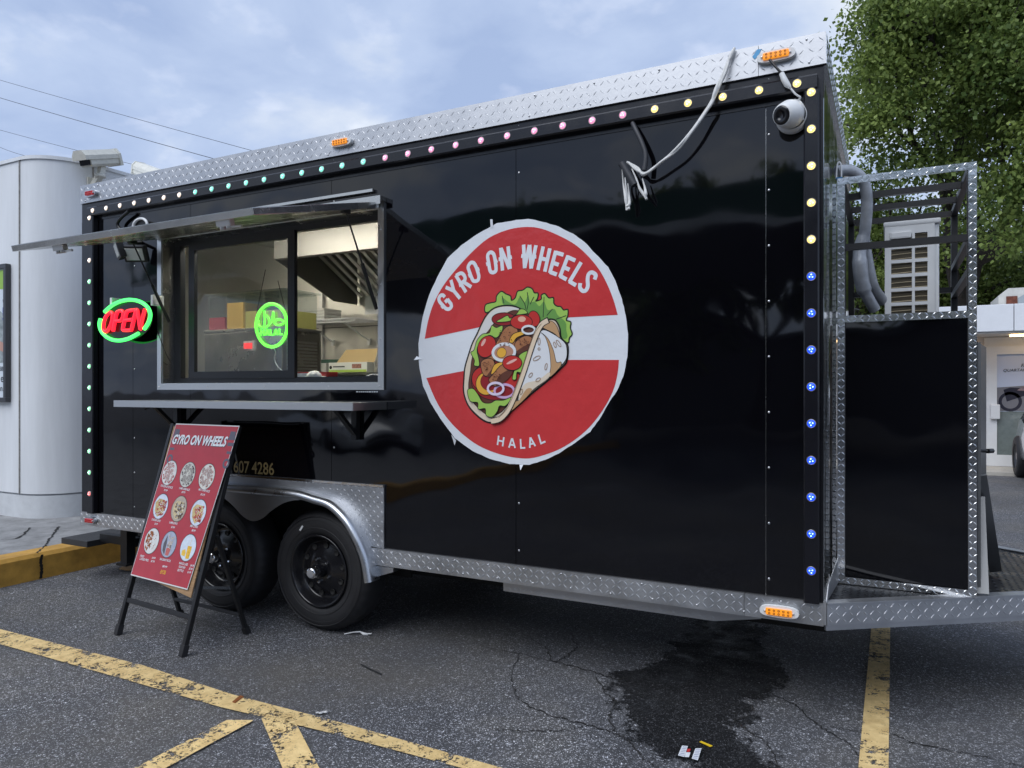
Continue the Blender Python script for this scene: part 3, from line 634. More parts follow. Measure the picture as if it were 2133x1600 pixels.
# structural walls behind the skin / inside lining
mb = MB()
for (a, b, c, d) in [(0, WX0, .5, zhi), (WX1, TL, .5, zhi), (WX0, WX1, WZ1, zhi), (WX0, WX1, AZ, WZ0)]: mb.box(a+.002, b-.002, .008, .075, c, d)
mb.build('side_core', STEEL, T)
MB().box(.0, .05, .076, TW-.05, .5, zhi).build('rear_wall', LINING, T); MB().box(-.006, -.001, .0, TW, .5, zhi).build('rear_skin', BLACK, T)
MB().box(TL-.05, TL-.006, .076, TW-.05, .5, zhi).build('front_wall', STEEL, T)
FRONT = mat('polished_front_sheet', (.55, .57, .58), .09, 1, bump=.006, bscale=5, stretch=(1, 1, .2), bdetail=3)
MB().box(TL-.005, TL, .004, TW, .5, zhi).build('front_skin', FRONT, T)
MB().box(0, TL, TW-.05, TW, .5, zhi).build('far_wall', LINING, T); MB().box(0, TL, TW+.001, TW+.006, .5, zhi).build('far_skin', BLACK, T)
MB().box(.02, TL-.02, .02, TW-.02, 2.74, 2.78).build('ceiling', mat('ceiling_sheet', (.5, .5, .47), .4, .6), T); MB().box(.0, TL, .0, TW, 2.80, 2.86).build('roof', mat('roof_sheet', (.5, .5, .5), .5), T)
mb = MB(); mb.box(.0, AX0-.02, .02, TW-.02, .50, .54); mb.box(AX1+.02, TL, .02, TW-.02, .50, .54); mb.box(AX0-.02, AX1+.02, .36, TW-.36, .50, .541); mb.build('floor', DARK, T)
mb = MB(); mb.box(AX0-.02, AX1+.02, .007, .36, AZ+.002, AZ+.02); mb.box(AX0-.02, AX1+.02, .34, .36, .3, AZ); mb.box(AX0-.02, AX0-.001, .007, .34, .46, AZ); mb.box(AX1+.001, AX1+.02, .007, .34, .46, AZ); mb.build('wheel_well', DARK, T)
mb = MB(); mb.box(.02, TL-.02, .42, .52, .30, .46); mb.box(.02, TL-.02, TW-.52, TW-.42, .30, .46)
for k in range(9): mb.box(.1+k*.58, .16+k*.58, .3, TW-.02, .42, .5)
mb.box(.1, TL-.1, TW-.04, TW-.02, .36, .5)
mb.build('chassis', DARK, T)
for sx in (1.36, 2.185): MB().tube([(sx, .1, .36), (sx, TW-.1, .36)], .045, 10).build('axle', DARK, T)
# --- roof edge of tread plate
jo = [(0, .215), (.215, 1.92), (1.92, 4.66), (4.66, TL+.01)]
for a, b in jo:
    mb = MB(); mb.box(a+.001, b-.001, -.018, -.004, ZR0, ZR1); mb.box(a+.001, b-.001, -.0175, .3, ZR1-.003, ZR1+.003); mb.box(a+.001, b-.001, -.004, .004, ZR0, ZR0+.012)
    p = mb.build('roof_edge_plate', ALU, T); lugs((a, -.018, ZR0+.004), (1, 0, 0), (0, 0, 1), b-a, ZR1-ZR0-.008).build('tread_lugs', ALU, p, kind='stuff')
mb = MB(); mb.box(TL-.002, TL+.012, -.016, TW+.01, ZR0, ZR1-.004); p = mb.build('roof_edge_plate', ALUB, T); lugs((TL+.012, -.01, ZR0+.004), (0, 1, 0), (0, 0, 1), TW, ZR1-ZR0-.008).build('tread_lugs', ALUB, p, kind='stuff')
# --- skirt of tread plate
for a, b in [(0, .86), (2.61, 4.60), (4.602, TL)]:
    mb = MB(); mb.box(a, b, -.016, -.002, ZB, .547); mb.box(a, b, -.002, .02, .535, .547); mb.box(a, b, -.015, .06, ZB-.006, ZB)
    p = mb.build('skirt_plate', ALU, T); lugs((a, -.016, ZB+.003), (1, 0, 0), (0, 0, 1), b-a, .08, .03, .028).build('tread_lugs', ALU, p, kind='stuff')
p = MB().prism([(3.40, .05, .455), (3.40, .05, .392), (4.46, .05, .392), (4.66, .05, .43), (4.66, .05, .455)], (0, .4, 0)).build('under_box', ALU, T)
lugs((3.42, .05, .395), (1, 0, 0), (0, 0, 1), 1.05, .06, .03, .026).build('tread_lugs', ALU, p, kind='stuff')
p = MB().box(TL+.0005, TL+.010, -.016, .42, ZB, .56).build('corner_plate', ALU, T); lugs((TL+.010, -.01, ZB), (0, 1, 0), (0, 0, 1), .4, .09, .03, .026).build('tread_lugs', ALU, p, kind='stuff')
# --- lamp channels round the side
mb = MB(); LZ = 2.655
mb.box(0, TL, -.004, -.0005, 2.62, 2.75)
mb.build('top_backing_strip', BLACKT, T)
mb = MB(); mb.prism([(.115, -.0045, 2.71), (.115, -.036, 2.708), (.115, -.042, 2.70), (.115, -.042, 2.652), (.115, -.036, 2.645), (.115, -.0045, 2.645)], (TL-.115-.022, 0, 0)); mb.build('top_lamp_channel', BLACKT, T)
for x0, x1, o0, o1 in [(.112, .182, 0, .112), (4.840, 4.900, 4.900, TL-.002)]:
    MB().box(o0, o1, -.005, -.0007, .55, 2.62).build('edge_strip', BLACKT, T)
    MB().prism([(x0, -.0045, .548), (x0, -.036, .548), (x0+.006, -.042, .548), (x1-.006, -.042, .548), (x1, -.036, .548), (x1, -.0045, .548)], (0, 0, 2.642-.548)).build('side_lamp_channel', BLACKT, T)
# marker lamps: a lens with three diodes
LEDC = {'warm': ((.9, .72, .62), (1, .80, .66), 1.5), 'teal': ((.15, .75, .6), (.30, 1, .78), 1.3), 'pink': ((.85, .3, .5), (1, .38, .62), 1.3), 'yellow': ((.95, .7, .25), (1, .74, .20), 2.4),
        'green': ((.25, .8, .4), (.32, 1, .5), 1.6), 'red': ((.8, .15, .15), (1, .2, .2), 1.5), 'blue': ((.03, .08, .8), (.015, .08, 1), 2.0)}
lensme = {}; diome = {}; ringme = None
def lamp_mesh():
    a = MB().lathe([(0, .009), (.008, .0085), (.0135, .006), (.0155, 0)], (0, 0, 0), (0, -1, 0), 18)
    b = MB()
    for k in range(3): t = 2*math.pi*k/3+.5; b.sphere((.0065*math.cos(t), -.0085, .0065*math.sin(t)), .0027, 8)
    return a, b
for k, (c, em, es) in LEDC.items():
    a, b = lamp_mesh(); lensme[k] = a.mesh('marker_lamp'); lensme[k].materials.append(mat('lamp_lens_'+k, c, .2, emit=em, es=es*.42))
    diome[k] = b.mesh('diode'); hot = tuple(.35+.65*q for q in em) if k != 'blue' else (.35, .6, 1); diome[k].materials.append(mat('lamp_diode_'+k, c, .3, emit=hot, es=es*1.5))
bez = MB().lathe([(.0155, .001), (.0165, .004), (.0185, .003), (.019, -.001)], (0, 0, 0), (0, -1, 0), 18).mesh('bezel'); bez.materials.append(mat('lamp_bezel', (.35, .34, .32), .3, .7))
def lamp(x, z, k):
    M = Matrix.Translation((x, -.042, z)) @ Matrix.Rotation(random.uniform(0, 2), 4, 'Y'); o = bpy.data.objects.new('marker_lamp', lensme[k]); link(o, T, M)
    link(bpy.data.objects.new('diodes', diome[k]), o, M); link(bpy.data.objects.new('bezel', bez), o, M)
tc_ = ['warm']*7+['teal']*10+['pink']*10+['yellow']*5
for i in range(32): lamp(.184+.1494*i, 2.678, tc_[i])
for i in range(14):
    lamp(.147, 2.63-.1494*i, 'warm' if i < 3 else ('red' if i == 13 else 'green'))
    lamp(4.870, 2.632-.1500*i, 'yellow' if i < 5 else 'blue')
# --- oval clearance lights
def clearance(x, z, red=False, w=.155):
    mb = MB(); P = []
    for i in range(24): t = 2*math.pi*i/24; c, s_ = math.cos(t), math.sin(t); P.append((x+w/2*math.copysign(abs(c)**.6, c), -.0185, z+.024*math.copysign(abs(s_)**.8, s_)))
    mb.prism(P, (0, -.022, 0)); b = mb.build('clearance_light', WHITEP if not red else FEND, T)
    mm = mat('red_lens', (.42, .03, .04), .2, emit=(.9, .05, .05), es=.12) if red else mat('amber_lens', (.62, .2, .02), .2, emit=(1, .35, .02), es=.45)
    MB().box(x-w*.33, x+w*.33, -.050, -.040, z-.014, z+.014, .004).build('lens', mm, b)
    mb = MB()
    for i in range(5):
        for j in (-1, 1): mb.lathe([(.002, .001), (.0045, .002), (.005, 0)], (x-w*.24+w*.12*i, -.0505, z+.0065*j), (0, -1, 0), 8)
    mb.build('lens_rings', mat('lens_ring_red' if red else 'lens_ring', (.3, .02, .02) if red else (.35, .1, .01), .3), b)
    MB().sphere((x-w*.36, -.043, z), .005, 8).sphere((x+w*.36, -.043, z), .005, 8).build('screws', SCREW, b)
clearance(4.733, 2.814); clearance(2.407, 2.814); clearance(4.745, .496); clearance(.143, 2.806, True, .125); clearance(.138, .497, True, .115)
# --- screws along the seams
mb = MB()
for x in (.575, 3.515, 4.70, 2.33):
    for k in range(10):
        z = .62+.235*k
        if (x == 2.33 and 1.35 < z < 2.5) or (x == 2.33 and z < .95): continue
        if x == 3.515 and 1.0 < z < 2.32: continue
        mb.sphere((x, -.001, z), .0055, 8, (1, .6, 1))
for k in range(16):
    mb.sphere((.06+k*.32, -.018, 2.765), .005, 6); mb.sphere((.2+k*.31, -.018, 2.862), .005, 6)
for k in range(11): mb.sphere((2.75+k*.2, -.0165, .535), .0045, 6); mb.sphere((2.8+k*.2, -.0165, .472), .0045, 6)
mb.build('screws', SCREW, T, kind='stuff')
MB().prism([(4.635, -.019, 2.835), (4.655, -.019, 2.862), (4.672, -.019, 2.86), (4.66, -.019, 2.835), (4.645, -.019, 2.822)], (0, -.001, 0)).build('blue_tape', flat('blue_tape', (.08, .33, .6)), T)

# --- serving window
win = MB(); a = .04
win.box(WX0-a, WX0, -.012, .0, WZ0-a, WZ1+a); win.box(WX1, WX1+a, -.012, .0, WZ0-a, WZ1+a); win.box(WX0, WX1, -.0122, .0, WZ0-a, WZ0); win.box(WX0, WX1, -.0122, 0, WZ1, WZ1+a)
W = win.build('serving_window', STEELB, T)
mb = MB(); mb.box(WX0-.002, WX0+.003, .0, .13, WZ0, WZ1); mb.box(WX1-.003, WX1+.002, .0, .13, WZ0, WZ1); mb.box(WX0, WX1, .0, .13, WZ0-.002, WZ0+.003); mb.box(WX0, WX1, .0, .13, WZ1-.003, WZ1+.002); mb.build('jamb', STEEL, W)
BK = mat('black_window_frame', (.012, .013, .016), .35)
z0, z1 = WZ0+.003, WZ1-.003; y0, y1 = .09, .128
mb = MB(); mb.box(WX0+.003, WX0+.06, y0, y1, z0, z1); mb.box(WX0+.06, WX1-.02, y0, y1, z0, z0+.035); mb.box(WX0+.06, WX1-.02, y0, y1, z1-.035, z1); mb.box(WX1-.02, WX1-.003, y0, y1, z0, z1); mb.build('outer_frame', BK, W)
sx0, sx1 = 1.02, 1.955
mb = MB(); mb.box(sx0, sx0+.055, .074, .1, z0+.03, z1-.03); mb.box(sx1-.055, sx1, .074, .1, z0+.03, z1-.03); mb.box(sx0+.055, sx1-.055, .074, .1, z0+.03, z0+.075); mb.box(sx0+.055, sx1-.055, .074, .1, z1-.075, z1-.03); sl = mb.build('sliding_sash', BK, W)
MB().add([(sx0+.05, .087, z0+.07), (sx1-.05, .087, z0+.07), (sx1-.05, .087, z1-.07), (sx0+.05, .087, z1-.07)], [(0, 1, 2, 3)]).build('pane', PANE, sl)
MB().add([(WX0+.05, .115, z0+.03), (sx0+.03, .115, z0+.03), (sx0+.03, .115, z1-.03), (WX0+.05, .115, z1-.03)], [(0, 1, 2, 3)]).build('pane', PANE, W)
mb = MB(); mb.sphere((WX0-.02, -.013, WZ0-.02), .005, 6)
for x in (1.3, 1.8, 2.3, 2.66): mb.sphere((x, -.013, WZ0-.02), .005, 6)
for z in (1.7, 2.0, 2.3): mb.sphere((WX1+.02, -.013, z), .005, 6)
mb.build('screws', SCREW, W)
# --- raised hatch
HZ, OY, OZ = 2.435, -.915, 2.205
A = Vector((.815, -.02, HZ)); dA = Vector((0, OY+.02, OZ-HZ)); ln = dA.length; dA.normalize(); nA = Vector((1, 0, 0)).cross(dA).normalized()
nA = nA if nA.z > 0 else -nA
mb = MB(); mb.obox(A+Vector((.925, 0, 0))+dA*ln/2, Vector((1, 0, 0)), dA, nA, 1.85, ln, .034, .003); H_ = mb.build('raised_hatch', STEEL, T)
MB().obox(A+Vector((.925, 0, 0))+dA*ln/2+nA*.0185, Vector((1, 0, 0)), dA, nA, 1.80, ln-.05, .002).build('black_outer_face', BLACK, H_)
mb = MB(); mb.box(.78, 2.70, -.055, -.002, 2.452, 2.475); mb.box(.78, 2.70, -.057, -.053, 2.43, 2.476); mb.box(.80, 2.62, -.022, -.0045, 2.514, 2.53); mb.build('drip_cap', STEEL, T)
for x in (1.16, 2.42):
    c = A+Vector((x-.8, 0, 0))+dA*(ln-.045)-nA*.03; mb = MB(); mb.obox(c, Vector((1, 0, 0)), dA, nA, .09, .03, .03, .004); mb.lathe([(0, 0), (.014, 0), (.014, .02), (0, .02)], c-nA*.03+Vector((-.02, 0, 0)), nA, 12)
    mb.lathe([(0, 0), (.014, 0), (.014, .02), (0, .02)], c-nA*.03+Vector((.02, 0, 0)), nA, 12); mb.tube([c-nA*.02+Vector((.02, 0, 0)), c-nA*.022+Vector((.1, 0, 0))], .006, 8); mb.build('latch', STEELB, H_)
for (px0, px1, x) in [((733, 457), (789, 632), 2.615), ((305, 517), (354, 680), .90)]:
    p = A+Vector((x-.8, 0, 0))+dA*.25-nA*.02; q = Vector((x, .02, 1.87)); m_ = p+(q-p)*.52
    g = MB().tube([m_, q], .0105, 10).build('gas_strut', BLACKM, T); MB().tube([p, m_], .0048, 8).build('rod', SCREW if False else BLACKM, g); MB().obox(p+Vector((0, 0, .005)), Vector((1, 0, 0)), Vector((0, 1, 0)), Vector((0, 0, 1)), .03, .05, .04, .006).build('bracket', BLACKM, g)
MB().box(2.36, 2.46, -.006, -.0125-.006, 2.428, 2.452).build('hinge_plate', mat('zinc', (.6, .65, .7), .25, 1), T)
# --- counter shelf
sh_ = MB().box(.775, 2.70, -.285, -.001, 1.347, 1.352).box(.775, 2.70, -.287, -.281, 1.312, 1.353).box(2.697, 2.703, -.285, -.003, 1.312, 1.353).box(.772, .778, -.285, -.003, 1.312, 1.353).build('counter_shelf', STEELB, T)
for x in (1.03, 2.50):
    mb = MB(); mb.box(x-.018, x+.018, -.035, -.003, 1.14, 1.345); mb.box(x-.015, x+.015, -.26, -.036, 1.325, 1.345); mb.bar((x, -.025, 1.17), (x, -.2, 1.33), .03, .02); mb.tube([(x-.02, -.16, 1.32), (x-.07, -.17, 1.31), (x-.1, -.18, 1.295)], .006, 6)
    mb.build('shelf_bracket', BLACKM, sh_)
# --- phone number in gold letters
pl0 = Plane((0, 0, 0), (1, 0, 0), (0, 0, 1))
mb = MB(); GOLD = flat('gold_vinyl', (.36, .27, .12), .35, metal=.3)
text(mb, pl0, '14', (1.42, .905), (1.50, .905), .0015, ht=.076, bold=.012); text(mb, pl0, '607', (1.525, .905), (1.66, .905), .0015, ht=.076, bold=.012); text(mb, pl0, '4286', (1.68, .905), (1.865, .905), .0015, ht=.076, bold=.012)
mb.build('phone_lettering', GOLD, T)
mb = MB()
x = 2.49
for wd in (.012, .008, .009, .009, .006, .009, .014, .01, .01, .01): mb.box(x, x+wd, -.001, -.0004, 1.406, 1.412); x += wd+.006
mb.build('small_print', VW, T)

# --- wheels
def wheel(x, yo, sgn, name='wheel'):
    """yo = outer face, axis points outward (-y for this side)"""
    ax = Vector((0, -sgn, 0)); O = Vector((x, yo, .36)); mb = MB(); n = 120
    prof = [(.20, -.03), (.215, -.006), (.245, .004), (.30, .006), (.325, -.004), (.345, -.022), (.3585, -.05), (.36, -.10), (.36, -.15), (.3585, -.175), (.34, -.205), (.28, -.222), (.2, -.21)]
    u, v = frame_of(ax); vs = []
    for i, (r_, h) in enumerate(prof):
        for j in range(n):
            rr = r_-(.006 if (i in (5, 6, 9, 10) and j % 3 == 0) else 0)-(.005 if i in (7,) else 0)
            t = 2*math.pi*j/n; vs.append(O+ax*h+(u*math.cos(t)+v*math.sin(t))*rr)
    fs = [(i*n+j, i*n+(j+1) % n, (i+1)*n+(j+1) % n, (i+1)*n+j) for i in range(len(prof)-1) for j in range(n)]
    mb.add(vs, fs, True); ty = mb.build(name, RUBBER, T)
    mb = MB(); 
    for r_ in (.252, .296, .318): mb.lathe([(r_-.0025, .004), (r_, .0085), (r_+.0025, .004)], O, ax, 60)
    mb.build('sidewall_ribs', RUBBER, ty)
    mb = MB().lathe([(.212, -.006), (.214, .006), (.206, .009), (.198, .002), (.192, -.03), (.18, -.042), (.176, -.055), (.165, -.062), (.145, -.052), (.12, -.046), (.09, -.03), (.06, -.028), (.0, -.028)], O, ax, 48)
    rm = mb.build('rim', RIM, ty)
    for k in range(10):
        t = 2*math.pi*(k+.3)/10; c = O+ax*-.0465+(u*math.cos(t)+v*math.sin(t))*.142; MB().lathe([(.017, 0), (.0155, .004), (.0145, .0), (0, -.001)], c+ax*.001, ax, 16).build('vent_hole', DARK, rm)
    for k in range(5):
        t = 2*math.pi*(k+.1)/5; c = O+ax*-.027+(u*math.cos(t)+v*math.sin(t))*.068; MB().lathe([(.011, 0), (.011, .012), (.007, .018), (0, .02)], c, ax, 6, smooth=False).build('lug_nut', CHROME, rm)
    hb = MB().lathe([(.042, -.028), (.04, .02), (.034, .03)], O, ax, 24).build('hub', RIM, ty); MB().lathe([(.034, .03), (.033, .062), (.027, .07), (.0, .07)], O, ax, 24).build('hub_cap', CHROME, ty)
    MB().lathe([(.0, .071), (.02, .071), (.024, .070)], O, ax, 20).build('cap_badge', mat('grey_cap', (.25, .25, .26), .5), ty)
    return ty
w1 = wheel(2.185, .03, 1); w2 = wheel(1.36, .03, 1)
for x in (2.185, 1.36): wheel(x, TW-.03, -1)
MB().obox((2.06, .022, .60), Vector((.6, 0, .8)), Vector((0, 1, 0)), Vector((-.8, 0, .6)), .035, .003, .011).build('tyre_label', WHITEP, w1)
# --- fender
xm = 1.772
fpx = [(776, 1200), (768, 1165), (752, 1122), (732, 1086), (710, 1060), (688, 1043), (660, 1034), (620, 1029), (560, 1024)]
FP = [(onY(a, b, -.06).x, onY(a, b, -.06).z) for a, b in fpx]; FP[0] = (FP[0][0], .375)
FP[-1] = (FP[-1][0], .836); FP[-2] = (FP[-2][0], .834); FP = FP+[(xm, .836)]; full = FP+[(2*xm-x, z) for x, z in FP[-2::-1]]
full = [(p.x, p.z) for p in catmull([(x, 0, z) for x, z in full], 4)]
prof = [(-.002, .006), (-.05, .006), (-.075, .004), (-.088, -.006), (-.094, -.02), (-.09, -.034), (-.082, -.040)]   # (y, offset along the normal)
mb = MB(); k = len(full); vs = []; m_ = len(prof)
for i, (x, z) in enumerate(full):
    a = Vector(full[max(i-1, 0)]); b = Vector(full[min(i+1, k-1)]); t = (b-a).normalized(); n = Vector((t.y, -t.x))
    if n.y < 0 and abs(n.y) > .3: n = -n
    c = Vector((xm, .5)); n = n if (Vector((x, z))-c).dot(n) > 0 else -n
    vs += [(x+n.x*o_, y_, z+n.y*o_) for y_, o_ in prof]
mb.add(vs, [(i*m_+j, i*m_+j+1, (i+1)*m_+j+1, (i+1)*m_+j) for i in range(k-1) for j in range(m_-1)], True); fe = mb.build('fender', FEND, T)
low = [(709, 1072), (680, 1053), (652, 1043), (626, 1042), (597, 1048), (571, 1064), (552, 1080), (531, 1086)]
LP = [(onY(a, b, -.08).x, onY(a, b, -.08).z) for a, b in low]; xv = LP[-1][0]; dxm = xm-xv; LP = [(x+dxm, z) for x, z in LP]
LP = LP+[(2*xm-x, z) for x, z in LP[-2::-1]]; LPs = [(p.x, p.z) for p in catmull([(x, 0, z) for x, z in LP], 4)]
up = [(x, z-.02) for x, z in full if LPs[-1][0] <= x <= LPs[0][0]]
MB().prism([(x, -.082, z) for x, z in up]+[(x, -.082, z) for x, z in LPs[::-1]], (0, .004, 0)).build('fender_skirt', mat('fender_skirt_metal', (.42, .44, .47), .38, 1), fe)
# backing plate of tread plate around the fender
FX0, FX1, FZ = .862, 2.69, .897
arc = [(x, z+.004) for x, z in full if z > .548]
P = [(FX1, .548), (FX1, FZ), (FX0, FZ), (FX0, .548)]
arch = [p for p in arc[::-1]]
p = MB().prism([(x, -.012, z) for x, z in P+arch], (0, .010, 0)).build('fender_plate', ALU, T)
mb = lugs((FX0, -.012, .55), (1, 0, 0), (0, 0, 1), FX1-FX0, FZ-.552, .026, .021, .005, .0016)
ar = np.array(full); keep = MB()
for i in range(0, len(mb.v), 6):
    x, z = mb.v[i][0], mb.v[i][2]; a_ = ar[np.argsort(ar[:, 0])]; zz = np.interp(x, a_[:, 0], a_[:, 1], left=0, right=0)
    if z > zz+.03: keep.add(mb.v[i:i+6], [(0, 1, 4), (1, 2, 5, 4), (2, 3, 5), (3, 0, 4, 5)])
keep.build('tread_lugs', ALU, p, kind='stuff')
MB().box(FX0, FX1, -.018, -.0125, FZ-.012, FZ).build('fender_plate_rim', ALUB, p)
MB().prism([(2.60, -.02, .375), (2.60, -.02, .45), (2.76, -.02, .452), (2.76, -.02, .43)], (0, .26, 0)).build('fender_flare', FEND, fe)

# --- rear step and jack leg
st = MB().box(-.42, -.105, .1, .75, .255, .30, .004).build('rear_step', mat('grip_black', (.03, .03, .032), .6, bump=.002, bscale=120), T)
[MB().box(-.11, .3, y, y+.06, .28, .34).build('step_arm', BLACKM, st) for y in (.2, .55)]
MB().box(.22, .29, .14, .21, .17, .45).box(.2, .31, .12, .23, .155, .17).build('jack_leg', BLACKM, T)
mb = MB(); mb.tube([(4.60, .3, .47), (4.60, .3, .38)], .012, 8); mb.build('drain_pipe', WHITEP, T)

# --- tongue deck
ex, ey = .741, .533; el_ = math.hypot(ex, ey); ED = Vector((ex/el_, ey/el_, 0)); ymid = TW/2; xt = TL+.01+ymid*ex/ey
deck = MB().prism([(TL+.012, .0, .52), (xt-.25, ymid-.18, .52), (xt-.25, ymid+.18, .52), (TL+.012, TW, .52)], (0, 0, .024)).build('tongue_deck', mat('black_deck_plate', (.022, .023, .026), .3, .3, rvar=.1), T)
mb = MB(); pp = .03
for i in range(36):
    for j in range(70):
        x, y = TL+.03+i*pp, .04+j*pp
        if abs(y-ymid) > ymid-.02-(x-TL)*ey/ex: continue
        s_ = 1 if (i+j) % 2 else -1; a = Vector((.707, .707*s_, 0)); b = Vector((-.707*s_, .707, 0)); c = Vector((x, y, .5445))
        mb.add([c+a*.013, c+b*.004, c-a*.013, c-b*.004, c+Vector((0, 0, .002))], [(0, 1, 4), (1, 2, 4), (2, 3, 4), (3, 0, 4)])
mb.build('deck_lugs', MATS['black_deck_plate'], deck, kind='stuff')
for sg in (1, -1):
    O = Vector((TL+.012, -.014 if sg == 1 else TW+.014, .46)); d = Vector((ED.x, ED.y*sg, 0)); l = (xt-.25-TL)/ED.x; nrm = Vector((d.y, -d.x, 0))*sg
    mb = MB(); mb.obox(O+d*l/2+Vector((0, 0, .043))-nrm*.002, d, nrm, Vector((0, 0, 1)), l, .012, .086); mb.obox(O+d*l/2+Vector((0, 0, .0895))-nrm*.015, d, nrm, Vector((0, 0, 1)), l, .05, .005)
    mb.obox(O+d*l/2+Vector((0, 0, -.012))-nrm*.01, d, nrm, Vector((0, 0, 1)), l, .012, .022)
    p = mb.build('deck_edge_plate', ALU, T)
    if sg == 1: lugs(O+nrm*.004+Vector((0, 0, .004)), d, (0, 0, 1), l, .08, .03, .027).build('tread_lugs', ALU, p, kind='stuff')
mb = MB(); mb.bar((TL-.3, .6, .47), (xt+.1, ymid-.05, .47), .06, .1); mb.bar((TL-.3, TW-.6, .47), (xt+.1, ymid+.05, .47), .06, .1); mb.bar((xt, ymid, .5), (xt+.4, ymid, .5), .09, .08); mb.build('tow_beam', BLACKM, T)
mb = MB(); mb.prism([(4.922, -.006, .55), (4.928, .02, .62), (4.945, .36, .66), (4.945, .36, .55)], (.003, 0, 0)); gs = mb.build('corner_gusset', ALU, T)
# --- metal cage on the deck
CY, CX0, CX1, CZ0, CZ1, CYB = .361, 4.944, 5.478, .548, 2.375, 1.29
cg = MB(); s_ = .03
for x in (CX0+.004, CX1-s_-.004):
    cg.box(x, x+s_, CY+.003, CY+s_, CZ0, CZ1-.004); cg.box(x, x+s_, CYB-s_, CYB, CZ0, CZ1-.004)
cg = cg.build('cage', BLACKM, T)
def cbar(p, q, w=.028): MB().bar(p, q, w, up=(0, 0, 1)).build('cage_bar', BLACKM, cg)
for y in (.66, .95, CYB-.016): cbar((CX0+.03, y, CZ1-.02), (CX1-.03, y, CZ1-.02))
for x in (CX0+.02, CX1-.02): cbar((x, CY+.03, CZ1-.02), (x, CYB-.03, CZ1-.02)); cbar((x, CY+.03, 1.735), (x, CYB-.03, 1.735))
cbar((CX0+.03, CY+.016, 2.062), (CX1-.03, CY+.016, 2.062)); cbar((CX0+.03, CYB-.016, 1.95), (CX1-.03, CYB-.016, 1.95)); cbar((CX0+.03, CYB-.016, 1.735), (CX1-.03, CYB-.016, 1.735))
for z in (2.062, 1.92): cbar((CX1-.02, CY+.03, z), (CX1-.02, CYB-.03, z))
p = MB().box(CX0+.03, CX1-.03, CY+.008, CY+.014, CZ0+.03, 1.74).build('cage_panel', BLACK, cg)
p2 = MB().box(CX0+.01, CX0+.016, CY+.04, CYB-.04, CZ0+.03, 1.74).box(CX0+.04, CX1-.04, CYB-.016, CYB-.01, CZ0+.03, 1.74).build('cage_panel', BLACKM, cg)
MB().box(CX0+.03, CX1-.03, CY+.04, CYB-.03, 1.722, 1.734).build('cage_shelf', BLACKM, cg)
def trim(x0, x1, z0, z1, y=CY, n=1):
    p = MB().box(x0, x1, y-.003, y+.002, z0, z1).build('cage_trim', ALUB, cg); w_ = min(x1-x0, z1-z0)
    if z1-z0 > x1-x0: mb = lugs((x0, y-.003, z0), (1, 0, 0), (0, 0, 1), x1-x0, z1-z0, .0155, .016, .0045, .002) if False else MB()
    mb = MB(); long = z1-z0 > x1-x0; ll = max(z1-z0, x1-x0); k = int(ll/.027)
    for i in range(k):
        for j in range(2):
            s2 = 1 if (i+j) % 2 else -1; a_ = (i+.5)*ll/k; b_ = (j+.5)*w_/2
            c = Vector((x0+b_, y-.003, z0+a_)) if long else Vector((x0+a_, y-.003, z0+b_)); a = Vector((.707, 0, .707*s2)); b = Vector((-.707*s2, 0, .707))
            mb.add([c+a*.0105, c+b*.0026, c-a*.0105, c-b*.0026, c+Vector((0, -.0014, 0))], [(0, 1, 4), (1, 2, 4), (2, 3, 4), (3, 0, 4)])
    mb.build('tread_lugs', ALUB, p, kind='stuff')
tw_ = .031
trim(CX0, CX0+tw_, CZ0, CZ1); trim(CX1-tw_, CX1, CZ0, CZ1); trim(CX0+tw_, CX1-tw_, CZ1-tw_, CZ1); trim(CX0+tw_, CX1-tw_, CZ0, CZ0+tw_); trim(CX0+tw_, CX1-tw_, 1.722, 1.722+tw_)
trim(TL+.006, CX0-.008, CZ0+.01, CZ1-.01, CY+.055); trim(TL+.002, TL+.03, 1.72, 1.75, CY+.05)
# half open front leaf of the cage with its stays
lf = MB(); lf.bar((CX1+.002, CY+.09, 1.1), (5.56, .95, 1.1), .02, 1.05, up=(0, 0, 1)); lf = lf.build('cage_door', BLACKM, cg)
MB().bar((CX1+.012, CY+.06, CZ0+.02), (CX1+.012, CY+.06, 1.62), .03, .012).build('door_trim', mat('dull_steel', (.22, .225, .23), .5, 1), lf)
MB().bar((5.50, .48, 1.05), (5.60, .88, .56), .008, .05, up=(1, 0, .3)).build('door_stay', MATS['dull_steel'], lf)
MB().bar((5.50, .55, .95), (5.50, .40, .56), .008, .05, up=(1, 0, .3)).build('door_stay', MATS['dull_steel'], lf)
mb = MB(); mb.tube([(5.49, .45, 1.16), (5.515, .5, 1.155), (5.53, .5, 1.155)], .008, 6); mb.tube([(5.53, .5, 1.155), (5.55, .53, 1.155)], .011, 6); mb.build('door_hasp', BLACKM, lf)
mb = MB(); mb.box(4.938, 4.965, CY-.004, CY+.03, CZ1-.002, CZ1+.004); mb.build('blue_film', flat('blue_film', (.06, .2, .42)), cg)

